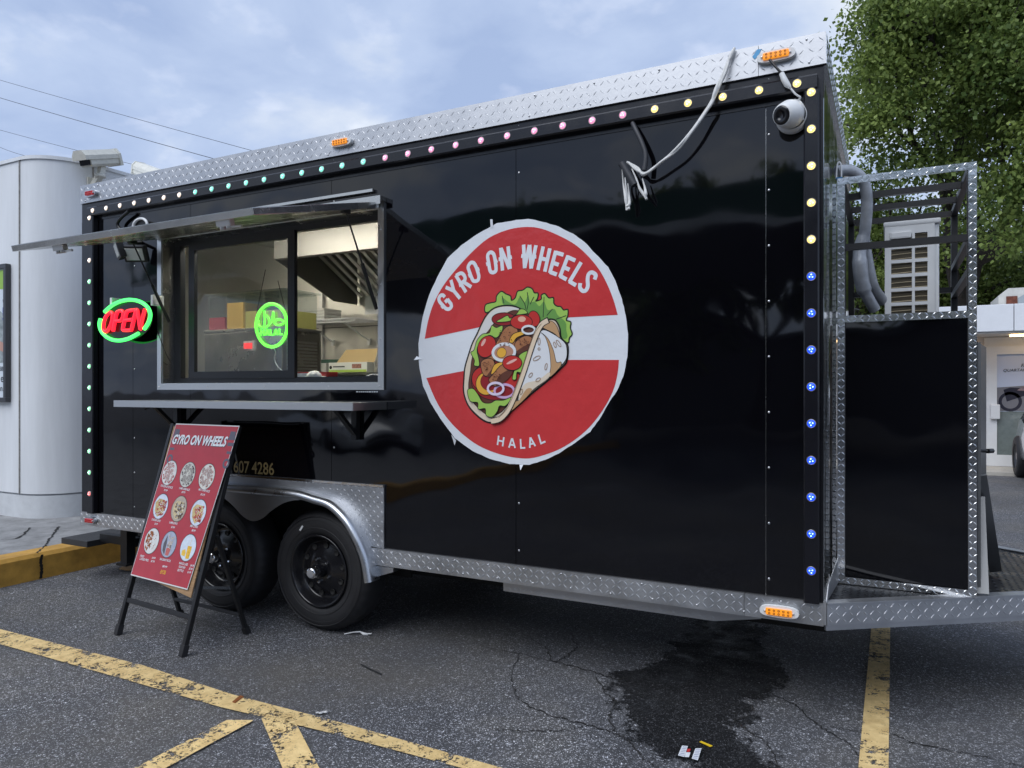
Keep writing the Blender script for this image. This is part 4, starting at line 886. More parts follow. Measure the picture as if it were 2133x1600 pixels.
# --- round logo
zL = zm(860, 440, 2.963); dec = pl0
def Q(f, P): return [pl0.px(*f(*p)) for p in P]
ow = Q(zL, [(715, 47), (800, 65), (900, 95), (990, 140), (1060, 190), (1130, 265), (1205, 345), (1250, 430), (1290, 540), (1315, 640), (1328, 760), (1325, 900), (1300, 1020), (1260, 1110), (1205, 1190), (1150, 1290), (1095, 1360),
            (1000, 1430), (900, 1495), (820, 1535), (720, 1565), (600, 1560), (480, 1530), (370, 1480), (260, 1400), (170, 1280), (110, 1180), (65, 1080), (40, 960), (35, 820), (60, 660), (100, 520), (150, 410), (215, 290), (300, 210), (400, 140), (520, 75), (640, 55)])
ow2 = []
for i in range(len(ow)):
    a, b = Vector(ow[i]), Vector(ow[(i+1) % len(ow)])
    for k in range(4): q = a+(b-a)*k/4; ow2.append((q.x+random.uniform(-.0012, .0012), q.y+random.uniform(-.0012, .0012)))
LOGO = shape(MB(), pl0, ow2, .002).build('round_logo', VW, T)
def arcs(pts): return [tuple(p)[:2] for p in catmull([(x, y, 0) for x, y in pts], 5)]
ru_ = arcs(Q(zL, [(75, 788), (95, 680), (130, 570), (190, 460), (272, 355), (380, 240), (480, 160), (600, 112), (710, 98), (800, 110), (900, 150), (1000, 205), (1080, 275), (1150, 360), (1200, 450), (1240, 550), (1265, 640)]))
ru_ += Q(zL, [(980, 655), (700, 680), (410, 717)])
shape(MB(), pl0, ru_, .0028).build('red_field', VR, LOGO)
rl_ = arcs(Q(zL, [(1273, 918), (1265, 1000), (1240, 1100), (1190, 1200), (1120, 1300), (1040, 1380), (940, 1450), (840, 1495), (720, 1525), (600, 1515), (480, 1480), (380, 1430), (280, 1350), (200, 1260), (140, 1160), (85, 1030)])) + Q(zL, [(320, 985), (600, 950), (960, 918)])
shape(MB(), pl0, rl_, .0028).build('red_field', VR, LOGO)
zA = zm(900, 500, 10); zB = zm(1070, 500, 10); zH = zm(1020, 880, 15.236)
def letter(f, strokes, wd, off=.0036):
    mb = MB()
    for k, (P, closed) in enumerate(strokes):
        if len(P) > 4: P = [tuple(p)[:2] for p in catmull([(x, y, 0) for x, y in P], 5, closed)]
        stroke(mb, pl0, Q(f, P), wd, off+.0001*k, closed)
    mb.build('letter', VW, LOGO)
LW = .0192
letter(zA, [([(272, 1192), (235, 1152), (185, 1160), (150, 1220), (165, 1285), (230, 1362), (300, 1432), (365, 1437), (410, 1385), (395, 1315)], False), ([(400, 1330), (325, 1232)], False), ([(338, 1238), (278, 1300)], False), ([(205, 1415), (240, 1375)], False)], LW)
letter(zA, [([(290, 985), (460, 1060)], False), ([(400, 835), (460, 1060), (590, 1220)], False)], LW)
letter(zA, [([(500, 735), (715, 1090)], False), ([(505, 745), (600, 695), (660, 720), (695, 790), (680, 850), (600, 905)], False), ([(650, 870), (825, 980)], False), ([(570, 950), (620, 930)], False)], LW)
letter(zA, [([(835, 470), (900, 510), (970, 700), (980, 780), (960, 840), (905, 860), (850, 830), (770, 620), (760, 560), (790, 500)], True), ([(765, 755), (800, 735)], False), ([(950, 620), (990, 600)], False)], LW)
letter(zA, [([(1235, 260), (1290, 300), (1320, 420), (1340, 600), (1320, 660), (1265, 680), (1215, 640), (1190, 500), (1165, 350), (1185, 285)], True), ([(1135, 510), (1175, 495)], False), ([(1330, 450), (1368, 430)], False)], LW)
letter(zA, [([(1436, 165), (1475, 640)], False), ([(1445, 180), (1620, 605)], False), ([(1590, 135), (1635, 605)], False), ([(1395, 405), (1440, 400)], False), ([(1625, 370), (1668, 355)], False)], LW)
letter(zB, [([(213, 100), (235, 590)], False), ([(235, 585), (335, 105)], False), ([(340, 105), (370, 598)], False), ([(370, 595), (472, 112)], False), ([(165, 335), (215, 340)], False), ([(430, 355), (478, 350)], False)], LW)
letter(zB, [([(622, 138), (512, 628)], False), ([(760, 178), (655, 662)], False), ([(600, 390), (700, 415)], False)], LW)
letter(zB, [([(885, 228), (758, 690)], False), ([(878, 262), (1045, 312)], False), ([(830, 480), (945, 520)], False), ([(760, 668), (905, 722)], False)], LW)
letter(zB, [([(1142, 325), (968, 775)], False), ([(1128, 358), (1290, 432)], False), ([(1065, 575), (1170, 622)], False), ([(970, 750), (1110, 825)], False)], LW)
letter(zB, [([(1412, 465), (1165, 880)], False), ([(1160, 860), (1305, 948)], False)], LW)
letter(zB, [([(1690, 825), (1715, 740), (1670, 690), (1610, 680), (1560, 730), (1545, 830), (1550, 960), (1510, 1050), (1440, 1060), (1385, 990), (1395, 900)], False)], LW)
for stx in [[([(297, 422), (258, 716)], 0), ([(462, 468), (420, 760)], 0), ([(280, 570), (440, 605)], 0)], [([(715, 505), (622, 800)], 0), ([(728, 505), (818, 812)], 0), ([(670, 705), (790, 720)], 0)], [([(988, 525), (1003, 835)], 0), ([(990, 812), (1140, 805)], 0)],
            [([(1300, 475), (1283, 808)], 0), ([(1305, 478), (1460, 752)], 0), ([(1290, 690), (1400, 668)], 0)], [([(1558, 388), (1648, 690)], 0), ([(1632, 668), (1780, 605)], 0)]]:
    letter(zH, [(P, False) for P, _ in stx], .0088)
# drawing of the wrap
zw = zm(950, 580, 5.1615); LAY = [.0040]
def sm(P, n=4): return [tuple(p)[:2] for p in catmull([(x, y, 0) for x, y in P], n, True)]
def lay(name, col, P, smooth=True, ink=7):
    P = sm(P) if smooth else P; q = Q(zw, P); LAY[0] += .00022
    if ink: stroke(INKMB, pl0, q, ink*.00052, LAY[0]+.00011, True)
    shape(MB(), pl0, q, LAY[0]).build(name, flat('ink_'+name+str(col), col, .35), LOGO)
def lines(name, col, Ps, wd, closed=False, smooth=True):
    LAY[0] += .00022; mb = MB()
    for P in Ps:
        if smooth and len(P) > 2: P = [tuple(p)[:2] for p in catmull([(x, y, 0) for x, y in P], 4, closed)]
        stroke(mb, pl0, Q(zw, P), wd*.00052, LAY[0], closed)
    mb.build(name, flat('ink_'+name+str(col), col, .35), LOGO, kind='stuff' if len(Ps) > 1 else None)
INKMB = MB()
GL, GD, BR, BRD, RD, RDD, CRM, TAN, WH, PUR, ORG = (.33, .55, .10), (.14, .32, .07), (.40, .17, .075), (.12, .04, .025), (.50, .03, .025), (.27, .015, .02), (.70, .60, .47), (.50, .30, .15), (.70, .72, .74), (.42, .25, .48), (.75, .40, .05)
lay('lettuce', GL, [(330, 370), (318, 290), (370, 265), (430, 250), (440, 190), (490, 140), (540, 168), (590, 190), (600, 235), (640, 210), (665, 140), (720, 128), (770, 95), (822, 112), (845, 155), (885, 160), (880, 215), (862, 245), (918, 225), (920, 182), (960, 165), (1000, 210), (1050, 208), (1055, 268), (1090, 300), (1130, 305), (1160, 340), (1205, 335), (1205, 400), (1190, 450), (1238, 470), (1232, 530), (1252, 600), (1222, 640), (1210, 692), (1150, 670), (1100, 560), (900, 460), (700, 340), (500, 300)], ink=12)
lay('lettuce_shade', GD, [(520, 290), (500, 205), (560, 250), (640, 280), (690, 200), (740, 260), (780, 180), (800, 260), (850, 250), (900, 300), (950, 250), (990, 340), (1060, 330), (1100, 400), (1180, 470), (1190, 560), (1200, 630), (1140, 640), (900, 470), (700, 340)], ink=0)
lines('leaf_vein', INK.diffuse_color[:3] and (.02, .03, .02), [[(770, 150), (780, 260), (765, 340)], [(690, 190), (740, 270), (755, 330)], [(840, 200), (800, 280)], [(950, 200), (945, 320), (940, 420)], [(1040, 330), (980, 400)], [(500, 190), (520, 270)], [(1190, 400), (1080, 440)]], 8)
lay('tortilla', CRM, [(400, 330), (490, 298), (600, 295), (690, 325), (780, 400), (860, 560), (920, 490), (980, 450), (1030, 440), (1080, 460), (1120, 540), (1135, 640), (1200, 710), (1207, 800), (1190, 900), (1140, 960), (1010, 1080), (940, 1140), (840, 1220), (760, 1290), (600, 1430), (540, 1490), (460, 1540), (400, 1552), (330, 1540), (250, 1490), (160, 1400), (110, 1310), (85, 1200), (90, 1080), (100, 960), (140, 820), (180, 700), (230, 600), (280, 490), (330, 400)], ink=16)
lay('tortilla_back', (.66, .65, .63), [(405, 345), (490, 312), (600, 308), (680, 330), (560, 350), (470, 410), (390, 500), (330, 580), (230, 680), (190, 760), (240, 620), (300, 480), (345, 405)], ink=0)
lay('filling', BRD, [(640, 345), (560, 370), (480, 420), (400, 500), (350, 570), (250, 680), (180, 850), (160, 1000), (140, 1150), (160, 1280), (230, 1380), (330, 1460), (420, 1470), (500, 1430), (570, 1340), (640, 1220), (700, 1080), (760, 900), (830, 680), (880, 560), (850, 450), (760, 370)])
lay('tomato_slice', RDD, ell(420, 1100, 250, 210), False); lay('tomato_slice', RD, ell(300, 1080, 125, 130), False)
lay('tomato_slice', RD, ell(600, 1090, 110, 90), False); lay('tomato_slice', RDD, ell(520, 440, 130, 70), False)
lay('pepper', ORG, ell(335, 1130, 115, 125, .2), False); lay('tomato_slice', RDD, ell(365, 1110, 95, 95), False, 4)
lines('onion_ring', (.60, .40, .62), [ell(525, 1210, 105, 70)], 24, True, False)
lay('lettuce', GL, [(290, 600), (365, 585), (390, 508), (440, 530), (505, 508), (500, 570), (440, 640), (360, 612), (265, 690), (232, 770), (250, 860), (255, 940), (200, 935), (205, 880), (165, 800), (200, 770), (230, 670)])
lay('lettuce', GL, [(560, 400), (590, 430), (660, 380), (690, 335), (740, 335), (775, 375), (700, 390), (640, 400), (585, 460), (440, 470), (500, 430)])
lay('meat', BR, [(590, 510), (670, 555), (650, 660), (620, 780), (520, 830), (420, 880), (330, 860), (400, 760), (470, 640), (520, 550)])
lay('tomato', RD, ell(845, 435, 62, 85, -.2), False); lay('tomato', RD, ell(710, 470, 118, 78), False); lay('tomato_shine', (.75, .42, .3), ell(715, 440, 42, 30), False, 0)
lay('pepper', ORG, [(580, 680), (620, 600), (720, 570), (745, 600), (660, 640), (620, 695)]); lay('meat_slice', BR, [(640, 700), (740, 620), (825, 640), (815, 720), (680, 800)]); lay('meat_shade', BRD, [(670, 775), (805, 700), (795, 775), (680, 815)], ink=0)
lay('meat', BR, [(278, 900), (350, 860), (410, 880), (420, 950), (340, 1050), (290, 1010)]); lay('meat_shade', BRD, [(340, 1050), (410, 960), (430, 980), (390, 1050)], ink=0)
lay('pepper', ORG, [(385, 1030), (420, 930), (500, 900), (510, 925), (440, 1000)]); lay('meat', BR, [(400, 1040), (510, 925), (600, 985), (560, 1080), (440, 1160), (362, 1100)]); lay('meat_shade', BRD, [(440, 1158), (462, 1060), (560, 990), (620, 1000), (560, 1090)], ink=0)
lay('tomato', RD, ell(340, 735, 92, 122, .45), False); lay('tomato_shine', (.75, .42, .36), ell(305, 690, 16, 45, .5), False, 0)
lay('lettuce', GL, [(690, 825), (790, 780), (760, 900), (720, 1010), (665, 1010), (655, 1085), (615, 1080), (640, 980), (690, 900)])
lay('onion_fill', (.48, .24, .16), ell(525, 795, 110, 80), False, 0); lay('pepper', ORG, ell(500, 800, 50, 55, .5), False, 4)
lines('onion_ring', WH, [ell(525, 795, 118, 88, -.15)], 30, True, False); lines('onion_ring', WH, [ell(790, 555, 68, 42)], 20, True, False); lines('onion_ring', (.70, .62, .76), [ell(437, 1185, 84, 62)], 24, True, False)
lay('tomato', RD, ell(615, 910, 104, 80), False); lay('tomato_shine', (.78, .45, .4), ell(610, 895, 62, 14, -.45), False, 0)
lay('lettuce', GL, [(135, 1205), (195, 1185), (250, 1250), (300, 1330), (380, 1340), (440, 1310), (520, 1310), (615, 1275), (545, 1370), (480, 1370), (455, 1430), (400, 1490), (335, 1470), (325, 1400), (250, 1405), (245, 1335), (165, 1320)])
lay('wrap_side', WH, [(905, 590), (960, 555), (1060, 600), (1140, 655), (1195, 720), (1200, 850), (1140, 940), (1000, 1070), (850, 1190), (760, 1280), (680, 1310), (720, 1150), (800, 900), (870, 680)])
lay('wrap_shade', TAN, [(925, 585), (975, 640), (1015, 780), (1030, 950), (1015, 1065), (1130, 955), (1140, 900), (1090, 900), (1060, 780), (1000, 650)], ink=5)
lay('wrap_shade', CRM, [(760, 1130), (900, 1090), (1010, 1010), (1005, 1070), (850, 1185), (760, 1275), (690, 1300), (700, 1220)], ink=0)
lay('wrap_shade', TAN, [(770, 1190), (830, 1195), (760, 1285), (600, 1430), (560, 1450), (640, 1330), (690, 1310)], ink=0)
lay('roll_end', TAN, [(935, 520), (990, 470), (1040, 462), (1085, 500), (1115, 570), (1125, 640), (1060, 590), (980, 550)], ink=5)
lines('rim_ink', (.015, .012, .01), [[(390, 1535), (480, 1515), (565, 1430), (630, 1300), (690, 1150), (750, 980), (810, 790), (870, 620), (930, 500), (1010, 448)]], 62)
lines('tortilla_rim', (.74, .60, .44), [[(390, 1535), (480, 1512), (562, 1430), (628, 1300), (688, 1150), (748, 980), (808, 790), (868, 620), (928, 502), (1000, 455)]], 46)
lines('rim_line', (.3, .2, .12), [[(470, 1500), (555, 1410), (620, 1280), (690, 1090), (740, 940), (800, 750), (860, 590), (930, 490)]], 6)
lines('tortilla_spot', (.32, .2, .12), [ell(905, 680, 12, 38), ell(880, 860, 42, 18, -.5), ell(905, 760, 12, 12), ell(980, 950, 12, 35, .2), ell(815, 1040, 28, 14, -.9), ell(1075, 715, 12, 30, -.3), ell(1115, 700, 14, 40, -.6), ell(895, 1090, 28, 16, -.6), ell(715, 1220, 12, 30, .3)], 6, True, False)
lines('speckle', BRD, [[(500+random.uniform(-90, 130), 640+random.uniform(-70, 120)), ] for _ in range(0)], 6) if False else None
mb = MB(); LAY[0] += .0002
for (cx_, cy_, rx_, ry_, n_) in [(540, 640, 80, 110, 42), (740, 690, 60, 45, 20), (340, 940, 50, 50, 18), (440, 1050, 50, 50, 20)]:
    for _ in range(n_):
        a = random.uniform(0, 6.28); r_ = math.sqrt(random.random()); shape(mb, pl0, Q(zw, ell(cx_+rx_*r_*math.cos(a), cy_+ry_*r_*math.sin(a), random.uniform(3, 9), random.uniform(3, 7), 0, 7)), LAY[0])
mb.build('char_specks', flat('ink_char', BRD), LOGO, kind='stuff')
INKMB.build('ink_outlines', INK, LOGO, kind='stuff')
for (a, b, c) in [((940, 905), (950, 918), (947, 928)), ((1082, 968), (1084, 980), (1090, 968)), ((868, 742), (862, 750), (880, 748))]:
    MB().poly([onY(*a, -.003), onY(*b, -.012), onY(*c, -.003)]).build('peeling_edge', VW, LOGO)
MB().poly([onY(1021, 457, -.006), onY(1026, 457, -.006), onY(1027, 474, -.004), onY(1022, 475, -.004)]).build('tape_tab', VW, LOGO)

# ================================================================== inside the trailer
for ly in (.32,):
    lt = MB().box(.5, 2.1, ly, ly+.12, 2.70, 2.735).build('ceiling_lamp', WHITEP, T); MB().box(.53, 2.07, ly+.02, ly+.10, 2.685, 2.699).build('tube', mat('lamp_tube', (1, 1, 1), .4, emit=(1, .95, .83), es=42), lt)
# extractor hood
hd = MB(); hx0, hx1 = .80, 3.0
hd.prism([(hx0, 1.05, 2.70), (hx0, 1.05, 2.46), (hx0, 1.75, 2.20), (hx0, 2.06, 2.20), (hx0, 2.06, 2.70)], (.012, 0, 0)); hd.box(hx0+.012, hx1, 1.05, 1.062, 2.46, 2.70); hd.box(hx0+.012, hx1, 1.062, 1.12, 2.46, 2.475)
H2 = hd.build('extractor_hood', mat('hood_steel', (.22, .215, .20), .45, 1), T)
for k in range(22):
    x = hx0+.12+k*.09; MB().bar((x, 1.30, 2.62), (x, 1.98, 2.26), .035, .012, up=(0, 0, 1)).build('baffle', STEELB, H2)
MB().box(.06, TL-.06, 2.060, 2.072, 2.0, 2.0+.004).build('wall_seam', DARK, T); MB().box(.36, .40, 2.05, 2.078, .6, 2.70).build('wall_strip', STEELB, T)
# equipment along the far wall
eq = thing('worktable', (1.2, 1.7, .54), 'stainless worktable along the far wall inside the trailer', 'table')
MB().box(.1, 2.9, 1.35, 2.05, 1.535, 1.56).build('table_top', STEELB, eq)
MB().box(.12, 2.88, 1.40, 2.04, .60, 1.53).build('cabinet', STEEL, eq)
for x in (.15, 2.8):
    for y in (1.42, 2.0): MB().box(x, x+.04, y, y+.03, .54, .6).build('leg', STEELB, eq)
def cbox(name, c, s, rz, m, lab, cat): 
    M = Matrix.Translation(Vector(c)) @ Matrix.Rotation(rz, 4, 'Z'); t = thing(name, c, lab, cat); b = MB().box(-s[0]/2, s[0]/2, -s[1]/2, s[1]/2, 0, s[2], .002).build('body', m, t, M); return t, M
t, M = cbox('foil_box', (1.19, 1.52, 1.561), (.42, .09, .085), -.05, flat('carton_white', (.62, .63, .6)), 'long white and green carton with open kraft lid on the worktable', 'carton')
MB().box(-.205, .205, -.047, -.0455, .004, .024).build('green_stripe', flat('print_lime', (.35, .5, .08)), t, M); MB().add([(-.21, .045, .085), (.21, .045, .085), (.20, .10, .20), (-.15, .10, .20)], [(0, 1, 2, 3)]).build('open_lid', flat('kraft', (.45, .33, .16)), t, M)
MB().box(.05, .15, -.047, -.0455, .035, .07).build('printed_picture', flat('print_food', (.35, .16, .12), var=.5, vscale=60), t, M)
pq = Plane((0, -.0475, 0), (1, 0, 0), (0, 0, 1)); MB().box(-.16, -.03, -.047, -.0455, .045, .055).build('printed_line', INK, t, M); MB().lathe([(0, 0), (.015, 0)], (-.185, -.0472, .045), (0, -1, 0), 14).build('printed_badge', INK, t, M)
t, M = cbox('dark_carton', (.88, 1.66, 1.561), (.22, .12, .12), .15, flat('carton_dark', (.03, .07, .05)), 'dark green glove carton behind the water bottle', 'carton')
t, M = cbox('grey_carton', (.83, 1.56, 1.561), (.16, .08, .085), .05, flat('carton_grey', (.42, .41, .38)), 'small grey carton to the left of the foil carton', 'carton')
bt = thing('water_bottle', (.88, 1.43, 1.561), 'small clear water bottle with blue label on the worktable', 'bottle')
MB().lathe([(.028, 0), (.032, .01), (.032, .09), (.026, .125), (.013, .15), (.013, .16)], (.88, 1.43, 1.561), (0, 0, 1), 16).build('bottle_body', ACRYL, bt); MB().lathe([(.0325, .035), (.0325, .08)], (.88, 1.43, 1.561), (0, 0, 1), 16).build('label_band', flat('label_blue', (.05, .2, .38), var=.4, vscale=60), bt)
MB().lathe([(.0155, .158), (.0155, .172), (0, .173)], (.88, 1.43, 1.561), (0, 0, 1), 14).build('cap', WHITEP, bt)
# things on the window ledge inside
LZ_ = WZ0+.055
lg = MB().box(.9, 2.64, .14, .5, 1.44, 1.455).build('inner_ledge', STEELB, T)
t, M = cbox('red_packet', (1.93, .27, 1.456), (.30, .1, .075), .0, flat('packet_red', (.5, .05, .05)), 'red and white printed packet lying on the window ledge', 'packet')
MB().box(-.10, .06, -.053, -.0505, .008, .068).build('white_panel', VW, t, M)
mb = MB(); mb.sphere((1.98, .22, 1.495), .05, 10, (1.3, .8, .9)); mb.sphere((2.06, .21, 1.48), .035, 8, (1.6, .8, .7))
tag(mb.build('white_bag', flat('bag_white', (.68, .68, .68), .5, bump=.02, bscale=30)), 'crumpled white plastic bag at the corner of the sash', 'bag')
MB().tube(catmull([(2.30, .25, 1.456), (2.34, .24, 1.52), (2.42, .24, 1.53), (2.48, .25, 1.50), (2.50, .26, 1.456)], 6), .005, 6)
cb_ = MB().tube(catmull([(2.33, .25, 1.457), (2.37, .24, 1.50), (2.44, .24, 1.51), (2.5, .25, 1.48), (2.52, .26, 1.457)], 6), .005, 6).build('white_cable', WHITEP); tag(cb_, 'white cable loop lying on the window ledge', 'cable')
# wire shelf
ws = MB(); sz = 2.035
for k in range(14): ws.tube([(.2+0*k, 1.66+k*.03, sz), (1.12, 1.66+k*.03, sz)], .0035, 5)
for k in range(20): ws.tube([(.2+k*.048, 1.65, sz-.006), (.2+k*.048, 2.05, sz-.006)], .0025, 4)
ws.tube([(.2, 1.65, sz-.03), (1.12, 1.65, sz-.03)], .004, 5)
for k in range(40): ws.tube([(.2+k*.0236, 1.65, sz), (.2+k*.0236, 1.65, sz-.03)], .0016, 4)
ws = ws.build('wire_shelf', WHITEP, T)
for x in (.51, .935): mb = MB(); mb.tube([(x, 1.68, sz-.01), (x+.02, 2.04, 1.87)], .008, 6); mb.box(x+.005, x+.035, 2.04, 2.06, 1.83, 1.885); mb.build('bracket', WHITEP, ws)
ff = thing('foam_boxes', (.5, 1.8, sz), 'stack of white foam food boxes on the wire shelf', 'food boxes')
for k in range(4): MB().box(.30, .72, 1.72, 1.95, sz+.004+k*.027, sz+.028+k*.027, .008).build('foam_box', flat('foam', (.62, .62, .58)), ff)
# juice dispenser
jd = thing('juice_dispenser', (1.05, .68, 1.2), 'steel juice dispenser with clear tanks of red, orange and yellow juice', 'dispenser')
MB().box(.60, 1.38, .55, .95, 1.16, 1.84, .01).build('cabinet', STEEL, jd); MB().box(.60, 1.38, .545, .955, 1.841, 1.862, .004).build('tray', STEELB, jd)
MB().box(.55, 1.43, .53, 1.0, 1.10, 1.159).build('stand', STEELB, jd)
for k in range(15): MB().box(1.3805, 1.386, .60, .90, 1.42+k*.024, 1.434+k*.024).build('vent_slat', STEELB, jd)
MB().box(1.02, 1.12, .538, .5485, 1.70, 1.77, .003).build('switch_plate', flat('switch_grey', (.4, .4, .4)), jd)
for k in range(3): MB().box(1.03+k*.028, 1.052+k*.028, .53, .5375, 1.715, 1.755).build('switch', mat('switch_red', (.3, .01, .01), .3, emit=(1, .05, .05), es=.7), jd)
for k, (c, h) in enumerate([((.42, .08, .10), .09), ((.58, .36, .08), .19), ((.55, .48, .14), .12), ((.50, .46, .16), .12)]):
    x0 = .615+k*.19; tk = MB().box(x0, x0+.175, .57, .93, 1.863, 2.12, .012).build('tank', ACRYL, jd); MB().box(x0+.006, x0+.169, .576, .924, 1.868, 1.868+h).build('juice', flat('juice_%d' % k, c, .3, emit=c, es=.10) if False else flat('juice_%d' % k, c, .3), tk)
MB().box(.6, 1.39, .56, .94, 2.121, 2.135, .004).build('lid', ACRYL, jd)
tag(MB().box(.95, 1.24, 1.999, 2.003, 2.10, 2.5).build('white_sheet', flat('paper_white', (.7, .72, .74))), 'white sheet hung on the far wall inside the window', 'paper')

# ================================================================== hanging and mounted things
# OPEN sign
YO = -.085; po = Plane((0, YO, 0), (1, 0, 0), (0, 0, 1)); zo = zm(195, 610, 14.54)
os_ = thing('open_sign', (.6, YO, 1.74), 'neon OPEN sign with red letters in a green oval ring', 'neon sign')
NG = mat('neon_green', (.05, .5, .1), .3, emit=(.06, 1, .14), es=1.35); NR = mat('neon_red', (.5, .02, .03), .3, emit=(1, .012, .03), es=1.3)
def tubeP(P, r, closed=False, n=5):
    c = [po.at(*po.px(*zo(*p))) for p in P]; c = catmull([tuple(q) for q in c], n, closed) if len(c) > 3 else c; return MB().tube(c, r, 10, closed)
for P in [[(340, 580), (450, 470), (600, 360), (800, 265), (1000, 220), (1130, 212), (1300, 235), (1450, 290), (1580, 380), (1660, 480), (1710, 620), (1705, 760), (1660, 900), (1590, 1020), (1530, 1100)],
          [(215, 790), (185, 900), (185, 1000), (215, 1120), (290, 1240), (400, 1340), (550, 1415), (700, 1445), (850, 1440), (1050, 1390), (1200, 1320), (1360, 1230)]]: tubeP(P, .0125).build('oval_tube', NG, os_)
for P, c in [([(520, 590), (575, 650), (570, 790), (530, 950), (450, 1110), (370, 1180), (310, 1130), (295, 1000), (330, 820), (410, 670)], True)]: tubeP(P, .0115, c).build('letter_tube', NR, os_)
tubeP([(590, 1165), (690, 650), (740, 570), (850, 545), (900, 620), (880, 760), (820, 840), (670, 850)], .0115).build('letter_tube', NR, os_)
mb = tubeP([(1150, 1125), (920, 1135), (890, 1060), (940, 830), (1000, 600), (1060, 545), (1290, 515)], .0115); q = tubeP([(930, 830), (1180, 810)], .0115); mb.add(q.v, q.f, True); mb.build('letter_tube', NR, os_)
tubeP([(1150, 1125), (1210, 850), (1300, 520), (1345, 640), (1400, 1000), (1425, 1090), (1470, 830), (1560, 490)], .0115).build('letter_tube', NR, os_)
ov = ell(950, 830, 770, 610, -.25, 40); MB().prism([po.at(*po.px(*zo(*p)), -.016) for p in ov], (0, .004, 0)).build('backing', mat('black_acrylic', (.006, .005, .006), .25), os_)
for p, ln_ in [((520, 280), .06), ((1760, 220), .07)]:
    c = po.at(*po.px(*zo(*p))); MB().box(c.x-.011, c.x+.011, YO-.0, -.001, c.z-ln_/2, c.z+ln_/2, .004).build('hanging_hook', WHITEP, os_)
MB().tube(catmull([tuple(po.at(*po.px(328, 690))), tuple(onY(345, 735, -.03)), tuple(onY(358, 760, .05))], 6), .003, 5).build('cord', BLACKM, os_)
# HALAL sign
YHn = .165; po = Plane((0, YHn, 0), (1, 0, 0), (0, 0, 1)); zo = zm(380, 580, 7.273)
hs = thing('halal_sign', (1.69, YHn, 1.69), 'round green neon HALAL sign hanging on chains behind the sash', 'neon sign')
NH = mat('neon_lime', (.15, .5, .05), .3, emit=(.12, 1, .05), es=1.25)
tubeP(ell(1352, 712, 235, 325), .010, True, 2).build('ring_tube', NH, hs)
for P in [[(1155, 640), (1145, 690), (1190, 740), (1235, 720), (1247, 620), (1240, 490)], [(1262, 555), (1305, 600), (1322, 665)], [(1232, 752), (1305, 710), (1360, 620), (1376, 508), (1385, 620), (1405, 690), (1470, 708), (1552, 665)], [(1402, 660), (1432, 625), (1480, 622), (1552, 662)]]: tubeP(P, .0065).build('script_tube', NH, hs)
for P in [[(1188, 768), (1190, 868)], [(1232, 766), (1234, 864)], [(1188, 818), (1234, 814)], [(1280, 768), (1262, 862)], [(1285, 768), (1308, 860)], [(1270, 828), (1302, 826)], [(1332, 768), (1334, 858), (1368, 856)], [(1415, 768), (1392, 858)], [(1418, 768), (1440, 856)], [(1402, 826), (1435, 824)], [(1468, 760), (1472, 852), (1512, 848)]]: tubeP(P, .0058).build('letter_tube', NH, hs)
MB().prism([po.at(*po.px(*zo(*p)), -.012) for p in ell(1352, 712, 262, 350)], (0, .003, 0)).build('backing', ACRYL, hs)
for a, b in [((1185, 225), (1125, 520)), ((1500, 250), (1545, 430))]:
    p, q = po.at(*po.px(*zo(*a))), po.at(*po.px(*zo(*b))); top = p+(p-q)*1.2; top.z = min(top.z, WZ1); mb = MB(); k = 34
    for i in range(k):
        c = top+(q-top)*(i+.5)/k; d = (q-top)/k; u = Vector((0, 1, 0)) if i % 2 else Vector((1, 0, 0)); mb.bar(c-d*.6, c+d*.6, .0045 if i % 2 else .0015, .0015 if i % 2 else .0045)
    mb.build('chain', BLACKM, hs)
MB().tube(catmull([tuple(po.at(*po.px(*zo(*p)))) for p in [(1370, 1045), (1410, 1110), (1395, 1220), (1440, 1330), (1520, 1400), (1605, 1415)]], 6), .003, 6).build('white_cord', WHITEP, hs)
# floodlight behind the hatch
fl = thing('floodlight', (.66, -.1, 2.3), 'black twin head floodlight tucked under the raised hatch', 'floodlight')
def head(c, rz, tilt, lab):
    M = Matrix.Translation(Vector(c)) @ Matrix.Rotation(rz, 4, 'Z') @ Matrix.Rotation(tilt, 4, 'X')
    h = MB().box(-.075, .075, -.02, .02, -.055, .055, .01).build('lamp_head', BLACKM, fl, M); MB().box(-.058, .058, -.0235, -.0205, -.04, .04, .002).build('lens', mat('floodlight_lens', (.5, .52, .52), .25), h, M)
head(onY(250, 521, -.16), -.5, .3, ''); head(onY(283, 528, -.12), .5, .5, '')
p = onY(268, 508, -.1); MB().tube([p, p+Vector((0, .09, .02))], .012, 8).build('arm', BLACKM, fl); MB().tube(catmull([tuple(p+Vector((0, .09, .02))), tuple(onY(245, 470, -.03)), tuple(onY(268, 440, -.04))], 8), .011, 8).build('cable', BLACKM, fl)
pr = thing('wall_lamp', tuple(onY(292, 465, -.08)), 'small white rimmed lamp just above the hatch edge', 'lamp')
c = onY(292, 470, -.09); mb = MB(); P = [c+Vector((.07*math.cos(t), 0, .045*math.sin(t))) for t in [2*math.pi*i/28 for i in range(28)]]; mb.tube(P, .009, 8, True); mb.build('rim', WHITEP, pr); MB().prism([c+Vector((.065*math.cos(t), .01, .04*math.sin(t))) for t in [2*math.pi*i/20 for i in range(20)]], (0, .07, 0)).build('housing', BLACKM, pr)
